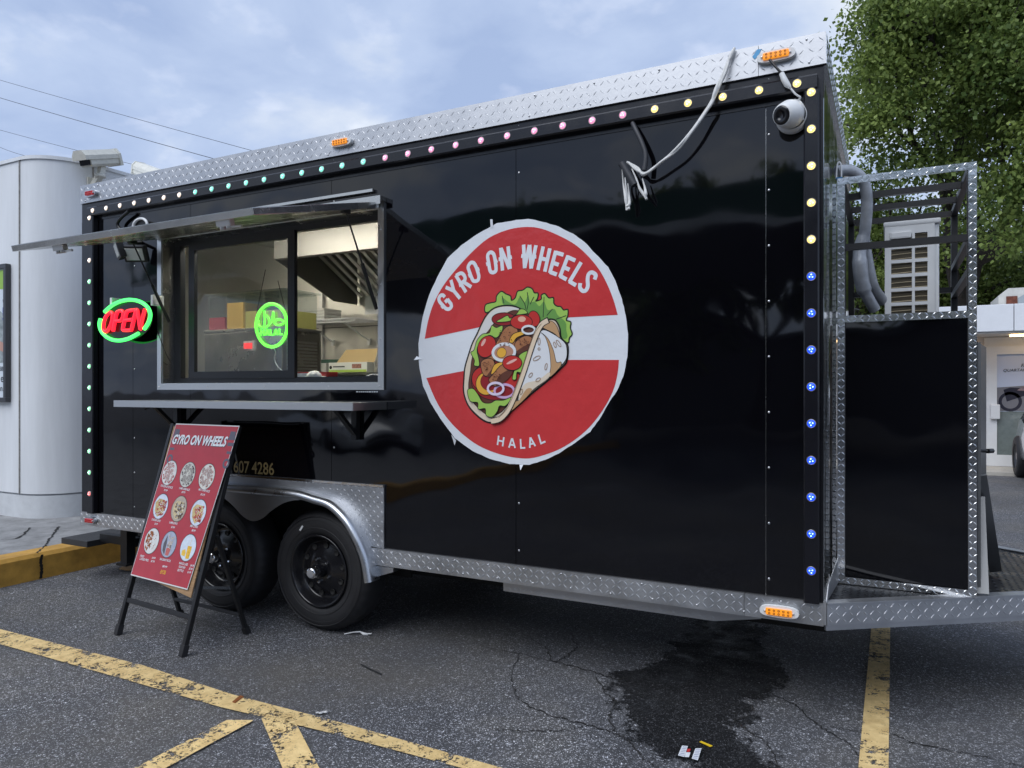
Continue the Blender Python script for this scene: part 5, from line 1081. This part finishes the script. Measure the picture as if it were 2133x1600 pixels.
# dome camera
dc = thing('dome_camera', tuple(onY(1645, 240, -.004)), 'white dome security camera at the top right trailer corner', 'camera')
c = onY(1645, 238, -.07); axv = Vector((-.45, -.85, -.28)).normalized()
MB().lathe([(0, 0), (.062, 0), (.066, .012), (.064, .03), (.055, .045)], (c.x+.005, -.003, c.z), (0, -1, 0), 32).build('base', WHITEP, dc)
MB().sphere(c, .057, 28).build('ball', WHITEP, dc)
MB().lathe([(.054, .018), (.047, .044), (.040, .058), (.037, .0585)], c, axv, 28).build('eye_ring', WHITEP, dc); MB().lathe([(.038, .058), (.033, .0635), (.018, .0645), (.017, .061), (0, .061)], c, axv, 28).build('lens', mat('dark_lens2', (.008, .008, .01), .08), dc)
cab = [tuple(onY(*p, y)) for p, y in [((1603, 124), -.06), ((1618, 142), -.07), ((1628, 153), -.07)]]; MB().tube(catmull(cab, 5), .0052, 8).build('cable', BLACKM, dc)
MB().tube([onY(1628, 153, -.07), onY(1633, 165, -.072), onY(1640, 177, -.073), onY(1646, 183, -.072)], [.0105, .0125, .0125, .006], 12).build('cable_joint', WHITEP, dc)
MB().tube(catmull([tuple(onY(*p, y)) for p, y in [((1646, 183), -.072), ((1657, 196), -.07), ((1667, 203), -.06), ((1662, 209), -.05), ((1652, 210), -.03)]], 6), .004, 8).build('cable', WHITEP, dc)
MB().tube(catmull([tuple(onY(*p, y)) for p, y in [((1655, 208), -.04), ((1667, 212), -.055), ((1673, 224), -.055), ((1671, 236), -.05), ((1668, 228), -.05), ((1663, 218), -.045)]], 6), .0035, 8).build('cable', WHITEP, dc); MB().tube([onY(1668, 236, -.05), onY(1672, 250, -.05)], .007, 8).build('plug', WHITEP, dc)
# torn cable hanging from the roof edge
tcab = thing('hanging_cable', tuple(onY(1325, 345, -.05)), 'loose white wrapped cable hanging from the roof edge with torn ends', 'cable')
mid = [((1524, 110), -.035), ((1510, 150), -.045), ((1494, 190), -.06), ((1480, 215), -.075), ((1470, 230), -.08), ((1445, 268), -.09), ((1410, 310), -.09), ((1380, 338), -.085), ((1355, 355), -.075), ((1340, 362), -.07), ((1325, 352), -.065), ((1308, 340), -.06)]
P0 = [Vector(onY(*p, y)) for p, y in mid]
for k in range(3):
    P = [p+Vector((random.uniform(-.006, .006), random.uniform(-.005, .005), random.uniform(-.006, .006))) for p in P0]; MB().tube(catmull([tuple(p) for p in P], 5), .0058, 7).build('strand', mat('dirty_white_tape', (.68, .68, .66), .6, var=.15, vscale=60), tcab)
MB().tube(catmull([tuple(onY(*p, y)) for p, y in [((1530, 100), -.03), ((1500, 165), -.055), ((1478, 222), -.08)]], 6), [.006+.003*math.sin(i) for i in range(13)], 8).build('wrapping', MATS['dirty_white_tape'], tcab)
MB().tube([onY(1295, 340, -.07), onY(1322, 386, -.07)], .017, 12).build('split_conduit', mat('conduit', (.03, .032, .038), .5), tcab)
MB().tube(catmull([tuple(onY(*p, y)) for p, y in [((1318, 257), -.03), ((1325, 272), -.05), ((1338, 300), -.06), ((1345, 325), -.065), ((1342, 355), -.07)]], 6), .011, 10).build('conduit', MATS['conduit'], tcab)
for pts in [[(1296, 353), (1299, 385), (1303, 410), (1306, 438)], [(1302, 370), (1305, 400), (1309, 420), (1310, 436)], [(1308, 382), (1310, 405), (1311, 425), (1304, 430)], [(1316, 352), (1325, 372), (1332, 392), (1340, 404), (1347, 415)], [(1338, 372), (1343, 390), (1345, 402), (1345, 412)]]:
    P = [onY(a, b, -.07+random.uniform(-.01, .01)) for a, b in pts]; MB().tube(catmull([tuple(p) for p in P], 4), [.0025+.0075*(i/12)*(1 if i < 10 else .5) for i in range(13)], 7).build('torn_end', MATS['dirty_white_tape'], tcab)
# air conditioner in the cage
ay = .80; qa, qb = onY(1843, 465, ay), onY(1947, 655, ay); ax0, ax1 = qa.x, qb.x; az0, az1 = 1.735, qa.z
ac = thing('air_conditioner', ((ax0+ax1)/2, ay+.2, az0), 'white air conditioner outdoor unit standing in the metal cage', 'air conditioner')
MB().box(ax0, ax1+.02, ay+.012, ay+.44, az0+.008, az1-.02, .012).build('casing', WHITEP, ac); MB().box(ax0-.006, ax1+.026, ay-.004, ay+.45, az1-.02, az1+.004, .008).build('top_cover', WHITEP, ac)
MB().box(ax0+.02, ax1-.02, ay+.0095, ay+.0118, az0+.03, az1-.05).build('coil', mat('coil_fins', (.10, .085, .06), .45, .7, var=.5, vscale=30, stretch=(.3, 1, 6)), ac)
w_ = ax1-ax0; cols = [ax0+.0, ax0+.028, ax0+w_*.55, ax0+w_*.61, ax1-.03, ax1]; gf = MB(); fr = ac
nrow = 6; zb_, zt_ = az0+.035, az1-.055; hr = (zt_-zb_)/nrow
mb = MB(); mb.box(cols[0], cols[1], ay-.003, ay+.009, az0+.01, az1-.021); mb.box(cols[2], cols[3], ay-.003, ay+.009, az0+.01, az1-.021); mb.box(cols[4], cols[5], ay-.003, ay+.009, az0+.01, az1-.021)
for k in range(nrow+1):
    z = zb_+k*hr; t0, t1 = (z-.008, z+.008) if 0 < k < nrow else ((az0+.01, z+.006) if k == 0 else (z-.006, az1-.021))
    mb.box(cols[1], cols[2], ay-.0028, ay+.009, t0, t1); mb.box(cols[3], cols[4], ay-.0028, ay+.009, t0, t1)
mb.build('guard_grille', WHITEP, ac)
mb = MB()
for k in range(nrow*3): z = zb_+(k+.5)*hr/3; mb.tube([(cols[1], ay+.006, z), (cols[2], ay+.006, z+.004)], .0014, 4); mb.tube([(cols[3], ay+.006, z), (cols[4], ay+.006, z)], .0012, 4)
mb.build('guard_wires', flat('beige_wire', (.62, .52, .34)), ac)
MB().box(ax0+.022, ax0+.115, ay-.022, ay-.0035, az1-.085, az1-.05, .008).build('carry_handle', WHITEP, ac)
MB().box(ax0+.01, ax0+.04, ay+.05, ay+.4, az0-.0, az0+.008).build('foot_rail', BLACKM, ac)
HOSE = mat('grey_tape_insulation', (.40, .42, .45), .4, .3, var=.2, vscale=18, bump=.004, bscale=25)
hp = [((1742, 358), .52), ((1757, 355), .54), ((1778, 358), .56), ((1795, 372), .58), ((1803, 392), .6), ((1806, 425), .62), ((1803, 470), .64), ((1800, 495), .66), ((1803, 520), .68), ((1810, 560), .7), ((1820, 600), .74), ((1840, 628), .82)]
MB().tube(catmull([tuple(onY(*p, y)) for p, y in hp], 5), .026, 14).build('insulated_pipe', HOSE, ac)
MB().tube(catmull([tuple(onY(*p, y)) for p, y in [((1800, 492), .60), ((1791, 520), .6), ((1792, 560), .6), ((1797, 595), .62), ((1808, 620), .64), ((1822, 645), .68)]], 5), [.030]*8+[.034]*10+[.026]*8, 14).build('insulated_pipe', HOSE, ac)
MB().tube(catmull([tuple(onY(*p, .5)) for p in [(1742, 372), (1744, 345), (1748, 338), (1752, 345), (1753, 372)]], 5), .004, 6).build('white_loop', WHITEP, ac)

# ================================================================== A-frame menu board
FL, FR = Vector((1.184, -.539, 0)), Vector((1.812, -.600, 0)); wdv = (FR-FL); W0 = wdv.length; U = wdv.normalized(); bk = Vector((-U.y, U.x, 0)); Vv = (bk*.35+Vector((0, 0, 1.21))).normalized(); LEN = 1.26
sg = thing('menu_board', (1.5, -.4, 0), 'red A-frame menu board with food photos standing before the trailer', 'menu board')
Np = U.cross(Vv).normalized()
def tubebar(p, q, name, w=.026, d=.026, m=BLACKM): return MB().bar(p, q, w, d, up=tuple(Np), bev=.003).build(name, m, sg)
for f in (FL, FR):
    b = tubebar(f+Vv*.05, f+Vv*LEN, 'leg'); MB().bar(f, f+Vv*.06, .034, .034, up=tuple(Np), bev=.004).build('foot', RUBBER, b)
for s_ in (.2, LEN-.02): tubebar(FL+Vv*s_+U*.013, FR+Vv*s_-U*.013, 'cross_bar', .026, .02)
BF = [Vector((1.22, -.139, 0)), Vector((1.832, -.177, 0))]; hg = .64
for f, b_ in zip((FL, FR), BF):
    top = f+Vv*hg-Np*.03; b = tubebar(b_+(top-b_)*.04, top, 'rear_leg', .026, .02); MB().bar(b_, b_+(top-b_)*.07, .034, .03).build('foot', RUBBER, b)
    mb = MB(); mb.bar(f+Vv*.36-Np*.02, b_+(top-b_)*.48, .004, .016); mb.build('folding_stay', mat('zinc', (.6, .65, .7), .25, 1), sg)
tubebar(BF[0]+(FL+Vv*hg-BF[0])*.2, BF[1]+(FR+Vv*hg-BF[1])*.2, 'cross_bar', .02, .02)
pp = Plane(FL+Np*.018, U, Vv)
if pp.N.dot(CV-pp.O) < 0: pp.N = -pp.N
pp.O = FL+pp.N*.018
WOOD = mat('plywood', (.36, .22, .11), .6, var=.35, vscale=10, stretch=(1, 1, 8))
bq = [pp.at(u, v, -.002) for u, v in [(.03, .36), (W0-.03, .30), (W0-.03, 1.24), (.03, 1.24)]]; MB().prism(bq, -pp.N*.006).build('backing_board', WOOD, sg)
pp.O = FL+pp.N*.024; K4 = [pp.px(*p) for p in [(272, 1198), (390, 1229), (499, 887), (367, 882)]]
mb = MB(); mb.prism([pp.at(u, v, -.0015) for u, v in K4], pp.N*.0015); PO = mb.build('poster', flat('poster_edge_white', (.65, .65, .64), .12), sg)
def inset(P, d):
    c = sum((Vector(p) for p in P), Vector((0, 0)))/len(P); return [tuple(Vector(p)+(c-Vector(p)).normalized()*d) for p in P]
shape(MB(), pp, inset(K4, .008), .0006).build('red_print', flat('poster_red', (.42, .025, .035), .10, var=.12, vscale=7, bump=.003, bscale=6), PO)
GT = flat('poster_white', (.75, .77, .8), .15); ul = K4[3]; ur = K4[2]
mb = MB(); a, b = pp.px(358, 925), pp.px(471, 931)
sdw = MB(); text(sdw, pp, 'GYRO ON WHEELS', (a[0]+.006, a[1]-.004), (b[0]+.006, b[1]-.004), .0010, ht=.058, bold=.03, shear=.3); sdw.build('lettering', flat('poster_shadow', (.05, .03, .04), .2), PO)
text(mb, pp, 'GYRO ON WHEELS', a, b, .0014, ht=.060, bold=.035, shear=.3); mb.build('lettering', GT, PO); mb = MB()
def mtext(body, x, y, w_, m_=None, h=.013):
    c = Vector(pp.px(x, y)); t_ = m_ or mb; d = Vector(pp.px(x+20, y+4.2))-c; d.normalize(); text(t_, pp, body, c-d*w_/2, c+d*w_/2, .0014, ht=h, bold=.015, shear=.2)
    if not m_: t_.build('lettering', GT, PO); t_.v = []; t_.f = []; t_.sm = []
for body, x, y, w_ in [('CHICKEN OVER RICE', 347, 1016, .125), ('$9.99', 345, 1024, .035), ('LAMB OVER RICE', 384, 1021, .105), ('$9.99', 382, 1028, .035), ('MIX OVER RICE', 425, 1024, .105), ('$12.99', 422, 1033, .04),
                       ('CHICKEN GYRO', 325, 1086, .09), ('$7.99', 325, 1094, .03), ('LAMB GYRO', 361, 1092, .08), ('$7.99', 360, 1101, .035), ('MIX GYRO', 404, 1099, .07), ('$8.99', 403, 1108, .035),
                       ('FRIES', 296, 1161, .04), ('$4.99', 320, 1165, .035), ('LOADED FRIES', 300, 1168, .09), ('$7.99', 318, 1172, .035), ('WALKING TACOS', 344, 1169, .105), ('$8.99', 343, 1183, .045),
                       ('MANGO LASSI', 382, 1177, .08), ('$4.99', 400, 1181, .032), ('FOUNTAIN', 379, 1184, .06), ('$2.99', 397, 1188, .032), ('BOTTLE', 376, 1191, .055), ('$1.99', 394, 1195, .032)]: mtext(body, x, y, w_)
mb = MB(); mtext('BYOB', 339, 1196, .05, mb, .022); mb.build('lettering', flat('poster_yellow', (.8, .45, .03), .2), PO)
tk = flat('poster_grey', (.10, .09, .12), .2); mb = MB()
for sx, cx_ in ((1, ul[0]+.03), (-1, ur[0]-.035)):
    cy_ = (ul[1] if sx == 1 else ur[1])-.065; shape(mb, pp, [(cx_-.025*sx-.0, cy_-.02), (cx_+.035*sx, cy_-.02), (cx_+.028*sx, cy_+.03), (cx_-.018*sx, cy_+.03)][::sx], .001); shape(mb, pp, [(cx_-.025*sx, cy_-.055), (cx_+.03*sx, cy_-.055), (cx_+.03*sx, cy_-.035), (cx_-.025*sx, cy_-.035)][::sx], .001)
    shape(mb, pp, [(cx_-.025*sx, cy_-.10), (cx_+.02*sx, cy_-.10), (cx_+.02*sx, cy_-.085), (cx_-.025*sx, cy_-.085)][::sx], .001); stroke(mb, pp, ell(cx_+.002*sx, cy_-.155, .022, .022), .014, .001, True)
mb.build('printed_truck', tk, PO, kind='stuff')
FOOD = [((353, 985), [(.70, .68, .66), (.42, .06, .05), (.75, .72, .68)], 'plate'), ((391, 989), [(.60, .58, .52), (.10, .07, .07), (.7, .68, .6)], 'plate'), ((431, 993), [(.68, .66, .6), (.35, .12, .08), (.72, .7, .66)], 'plate'),
        ((335, 1055), [(.62, .68, .78), (.55, .40, .16), (.40, .06, .05)], 'gyro'), ((373, 1060), [(.45, .38, .30), (.62, .50, .28), (.14, .09, .06)], 'gyro'), ((413, 1068), [(.62, .68, .78), (.60, .46, .20), (.48, .07, .04)], 'gyro'),
        ((316, 1127), [(.68, .68, .66), (.38, .12, .03), (.74, .74, .72)], 'fries'), ((352, 1134), [(.36, .40, .50), (.10, .09, .10), (.5, .12, .1)], 'cup'), ((392, 1141), [(.62, .70, .78), (.78, .45, .02), (.8, .5, .05)], 'glass')]
for (px_, cols_, kind) in FOOD:
    c = pp.px(*px_); RX, RY = .068, .073
    shape(MB(), pp, ell(*c, RX+.004, RY+.004), .0009).build('photo_rim', INK, PO); f0 = shape(MB(), pp, ell(*c, RX, RY), .0013).build('food_photo', flat('photo_%s' % str(cols_[0]), cols_[0], .12, var=.15, vscale=40), PO)
    mb = MB(); rr = random.Random(int(px_[0])); mb2 = MB(); mb3 = MB()
    def blob(m_, x, y, r_, off): shape(m_, pp, [(c[0]+x+r_*(1+.35*rr.uniform(-1, 1))*math.cos(t), c[1]+y+r_*(1+.35*rr.uniform(-1, 1))*math.sin(t)) for t in [2*math.pi*i/9 for i in range(9)]], off)
    def inr(x, y, s=.93): return (x/RX)**2+(y/RY)**2 < s*s
    if kind in ('plate',):
        for _ in range(150):
            x, y = rr.uniform(-RX, RX), rr.uniform(-RY, RY)
            if inr(x, y, .82): blob(mb, x, y, rr.uniform(.005, .010), .0016)
        for k in range(-7, 8):
            P = [(c[0]+t*.012+.0, c[1]+t*.006+k*.0085) for t in range(-5, 6) if inr(t*.012, t*.006+k*.0085, .88)]
            if len(P) > 2: stroke(mb2, pp, P, .003, .0019)
    elif kind == 'gyro':
        shape(mb, pp, [(c[0]+x, c[1]+y) for x, y in [(-.058, .02), (-.03, .045), (.03, .04), (.05, .0), (.03, -.045), (-.01, -.062), (-.045, -.03)]], .0016)
        for _ in range(46):
            x, y = rr.uniform(-.03, .05), rr.uniform(-.05, .035)
            if inr(x, y, .85): blob(mb2, x, y, rr.uniform(.004, .008), .0019)
        for _ in range(26):
            x, y = rr.uniform(-.025, .045), rr.uniform(-.045, .03)
            if inr(x, y, .8): blob(mb3, x, y, rr.uniform(.0025, .0045), .0022)
        mb3.build('food_photo_sauce', flat('photo_sauce', (.7, .68, .64), .15), PO)
    elif kind == 'fries':
        for _ in range(60):
            x, y = rr.uniform(-.055, .0), rr.uniform(-.055, .05)
            if inr(x, y, .85): blob(mb, x, y, rr.uniform(.004, .009), .0016)
        for _ in range(30):
            x, y = rr.uniform(-.005, .05), rr.uniform(-.05, .05)
            if inr(x, y, .8): blob(mb, x, y, rr.uniform(.0015, .003), .0018)
        blob(mb2, .03, .02, .006, .0017)
    elif kind == 'cup':
        shape(mb, pp, [(c[0]+x, c[1]+y) for x, y in [(-.05, .0), (-.03, .05), (-.02, .0), (-.02, -.06), (-.045, -.04)]], .0016); shape(mb2, pp, [(c[0]+x, c[1]+y) for x, y in [(-.012, -.02), (.03, -.02), (.02, -.062), (-.01, -.062)]], .0017)
        shape(mb3, pp, [(c[0]+x, c[1]+y) for x, y in [(-.01, .015), (.035, .02), (.03, .0), (-.005, -.002)]], .0017); 
        for _ in range(24): blob(mb3, rr.uniform(-.012, .035), rr.choice([rr.uniform(-.02, -.002), rr.uniform(.02, .048)]), rr.uniform(.004, .008), .002)
        mb3.build('food_photo_topping', flat('photo_topping', (.55, .48, .44), .2, var=.6, vscale=120), PO)
    else:
        shape(mb, pp, [(c[0]+x, c[1]+y) for x, y in [(-.005, .01), (.034, .01), (.03, -.058), (-.002, -.06)]], .0016); shape(mb2, pp, [(c[0]+x, c[1]+y) for x, y in [(-.045, -.045), (-.045, -.02), (-.02, -.01), (-.008, -.03), (-.012, -.05)]], .0016); stroke(mb, pp, [(c[0]+.012, c[1]+.01), (c[0]+.018, c[1]+.055)], .0016, .0016)
    mb.build('food_photo_detail', flat('photo_a%s' % str(cols_[1]), cols_[1], .15, var=.4, vscale=90), PO); mb2.build('food_photo_detail', flat('photo_b%s' % str(cols_[2]), cols_[2], .15, var=.15, vscale=90), PO)

# ================================================================== litter
def gpt(x, y, z=.006): return onZ(x, y, z)
fk = MB(); P = [gpt(717, 1322), gpt(735, 1320), gpt(750, 1319), gpt(758, 1322), gpt(766, 1321)]
fk.tube([p+Vector((0, 0, .003+.006*math.sin(i))) for i, p in enumerate(P)], [.003, .0035, .005, .009, .007], 6)
for s_ in (-1, 0, 1): fk.tube([P[-1]+Vector((0, .005*s_, .003)), P[-1]+Vector((.025, .005*s_, .006))], .002, 5)
tag(fk.build('plastic_fork', WHITEP), 'white plastic fork lying by the front trailer tyre', 'fork')
pk = thing('sauce_packet', tuple(gpt(1440, 1570)), 'clear wrapper with white printed labels in the wet patch', 'wrapper')
zk = zm(1380, 1520, 15.236)
def gq(P, dz): return [onZ(*zk(*p), .006)+Vector((0, 0, dz)) for p in P]
mb = MB(); P = gq([(580, 475), (900, 540), (1330, 580), (1290, 800), (1130, 1020), (800, 1040), (440, 870)], .002); mb.poly(P); mb.build('clear_film', ACRYL, pk)
MB().poly(gq([(620, 535), (805, 550), (690, 900), (490, 850)], .004)).poly(gq([(1045, 625), (1240, 620), (1120, 1005), (925, 950)], .004)).poly(gq([(740, 750), (885, 755), (840, 905), (705, 900)], .004)).build('printed_label', VW, pk)
MB().poly(gq([(790, 640), (895, 640), (860, 735), (760, 735)], .004)).build('red_print', VR, pk)
mb = MB()
for k in range(6):
    for (a, b) in [((640-k*22, 575+k*50), (775-k*18, 585+k*52)), ((1060-k*20, 665+k*52), (1210-k*20, 662+k*55))]: mb.add(gq([a, b, (b[0], b[1]+14), (a[0], a[1]+14)], .005), [(0, 1, 2, 3)])
mb.build('print_lines', flat('print_grey_blue', (.25, .27, .4)), pk)
tag(MB().prism(gq([(1175, 420), (1230, 395), (1590, 545), (1520, 580)], .003), (0, 0, .002)).build('yellow_strip', flat('yellow_plastic', (.75, .5, .02))), 'thin yellow plastic strip beside the clear wrapper', 'litter')
tag(MB().prism([gpt(484, 1463), gpt(500, 1450), gpt(508, 1452), (gpt(490, 1465))], (0, 0, .004)).build('brown_twig', flat('twig', (.25, .09, .03))), 'small brown strip lying on the yellow line', 'litter')
mb = MB()
for k in range(5): p = gpt(668, 1486); mb.sphere((p.x+random.uniform(-.02, .02), p.y+random.uniform(-.02, .02), .008), random.uniform(.006, .014), 6, (1.2, 1.2, .5))
tag(mb.build('crumpled_paper', flat('dirty_paper', (.5, .5, .5))), 'scrap of pale crumpled paper above the line corner', 'litter')
for i, P in enumerate([[(248, 1186), (262, 1178), (282, 1180), (280, 1189), (262, 1190)], [(252, 1176), (275, 1170), (290, 1172), (284, 1180), (262, 1180)]]):
    tag(MB().prism([onZ(a, b, .006)+Vector((0, 0, .006*i+random.uniform(0, .006))) for a, b in P], (0, 0, .004)).build('cardboard_piece', flat('cardboard', (.32, .2, .1), .8)), ['torn cardboard flap behind the menu board, the nearer one', 'torn cardboard flap behind the menu board, nearer the kerb'][i], 'cardboard')
tag(MB().prism([gpt(1750, 1385), gpt(1762, 1390), gpt(1775, 1398), gpt(1790, 1402), gpt(1788, 1404), gpt(1760, 1394)], (0, 0, .003)).build('dry_stick', flat('stick_dark', (.02, .02, .02))), 'thin dark stick on the asphalt beside the right yellow line', 'stick') if False else \
tag(MB().tube([gpt(752, 1384, .008), gpt(770, 1393, .008), gpt(794, 1404, .008)], .004, 5).build('dry_stick', flat('stick_dark', (.02, .02, .02))), 'thin dark stick on the asphalt below the front tyre', 'stick')
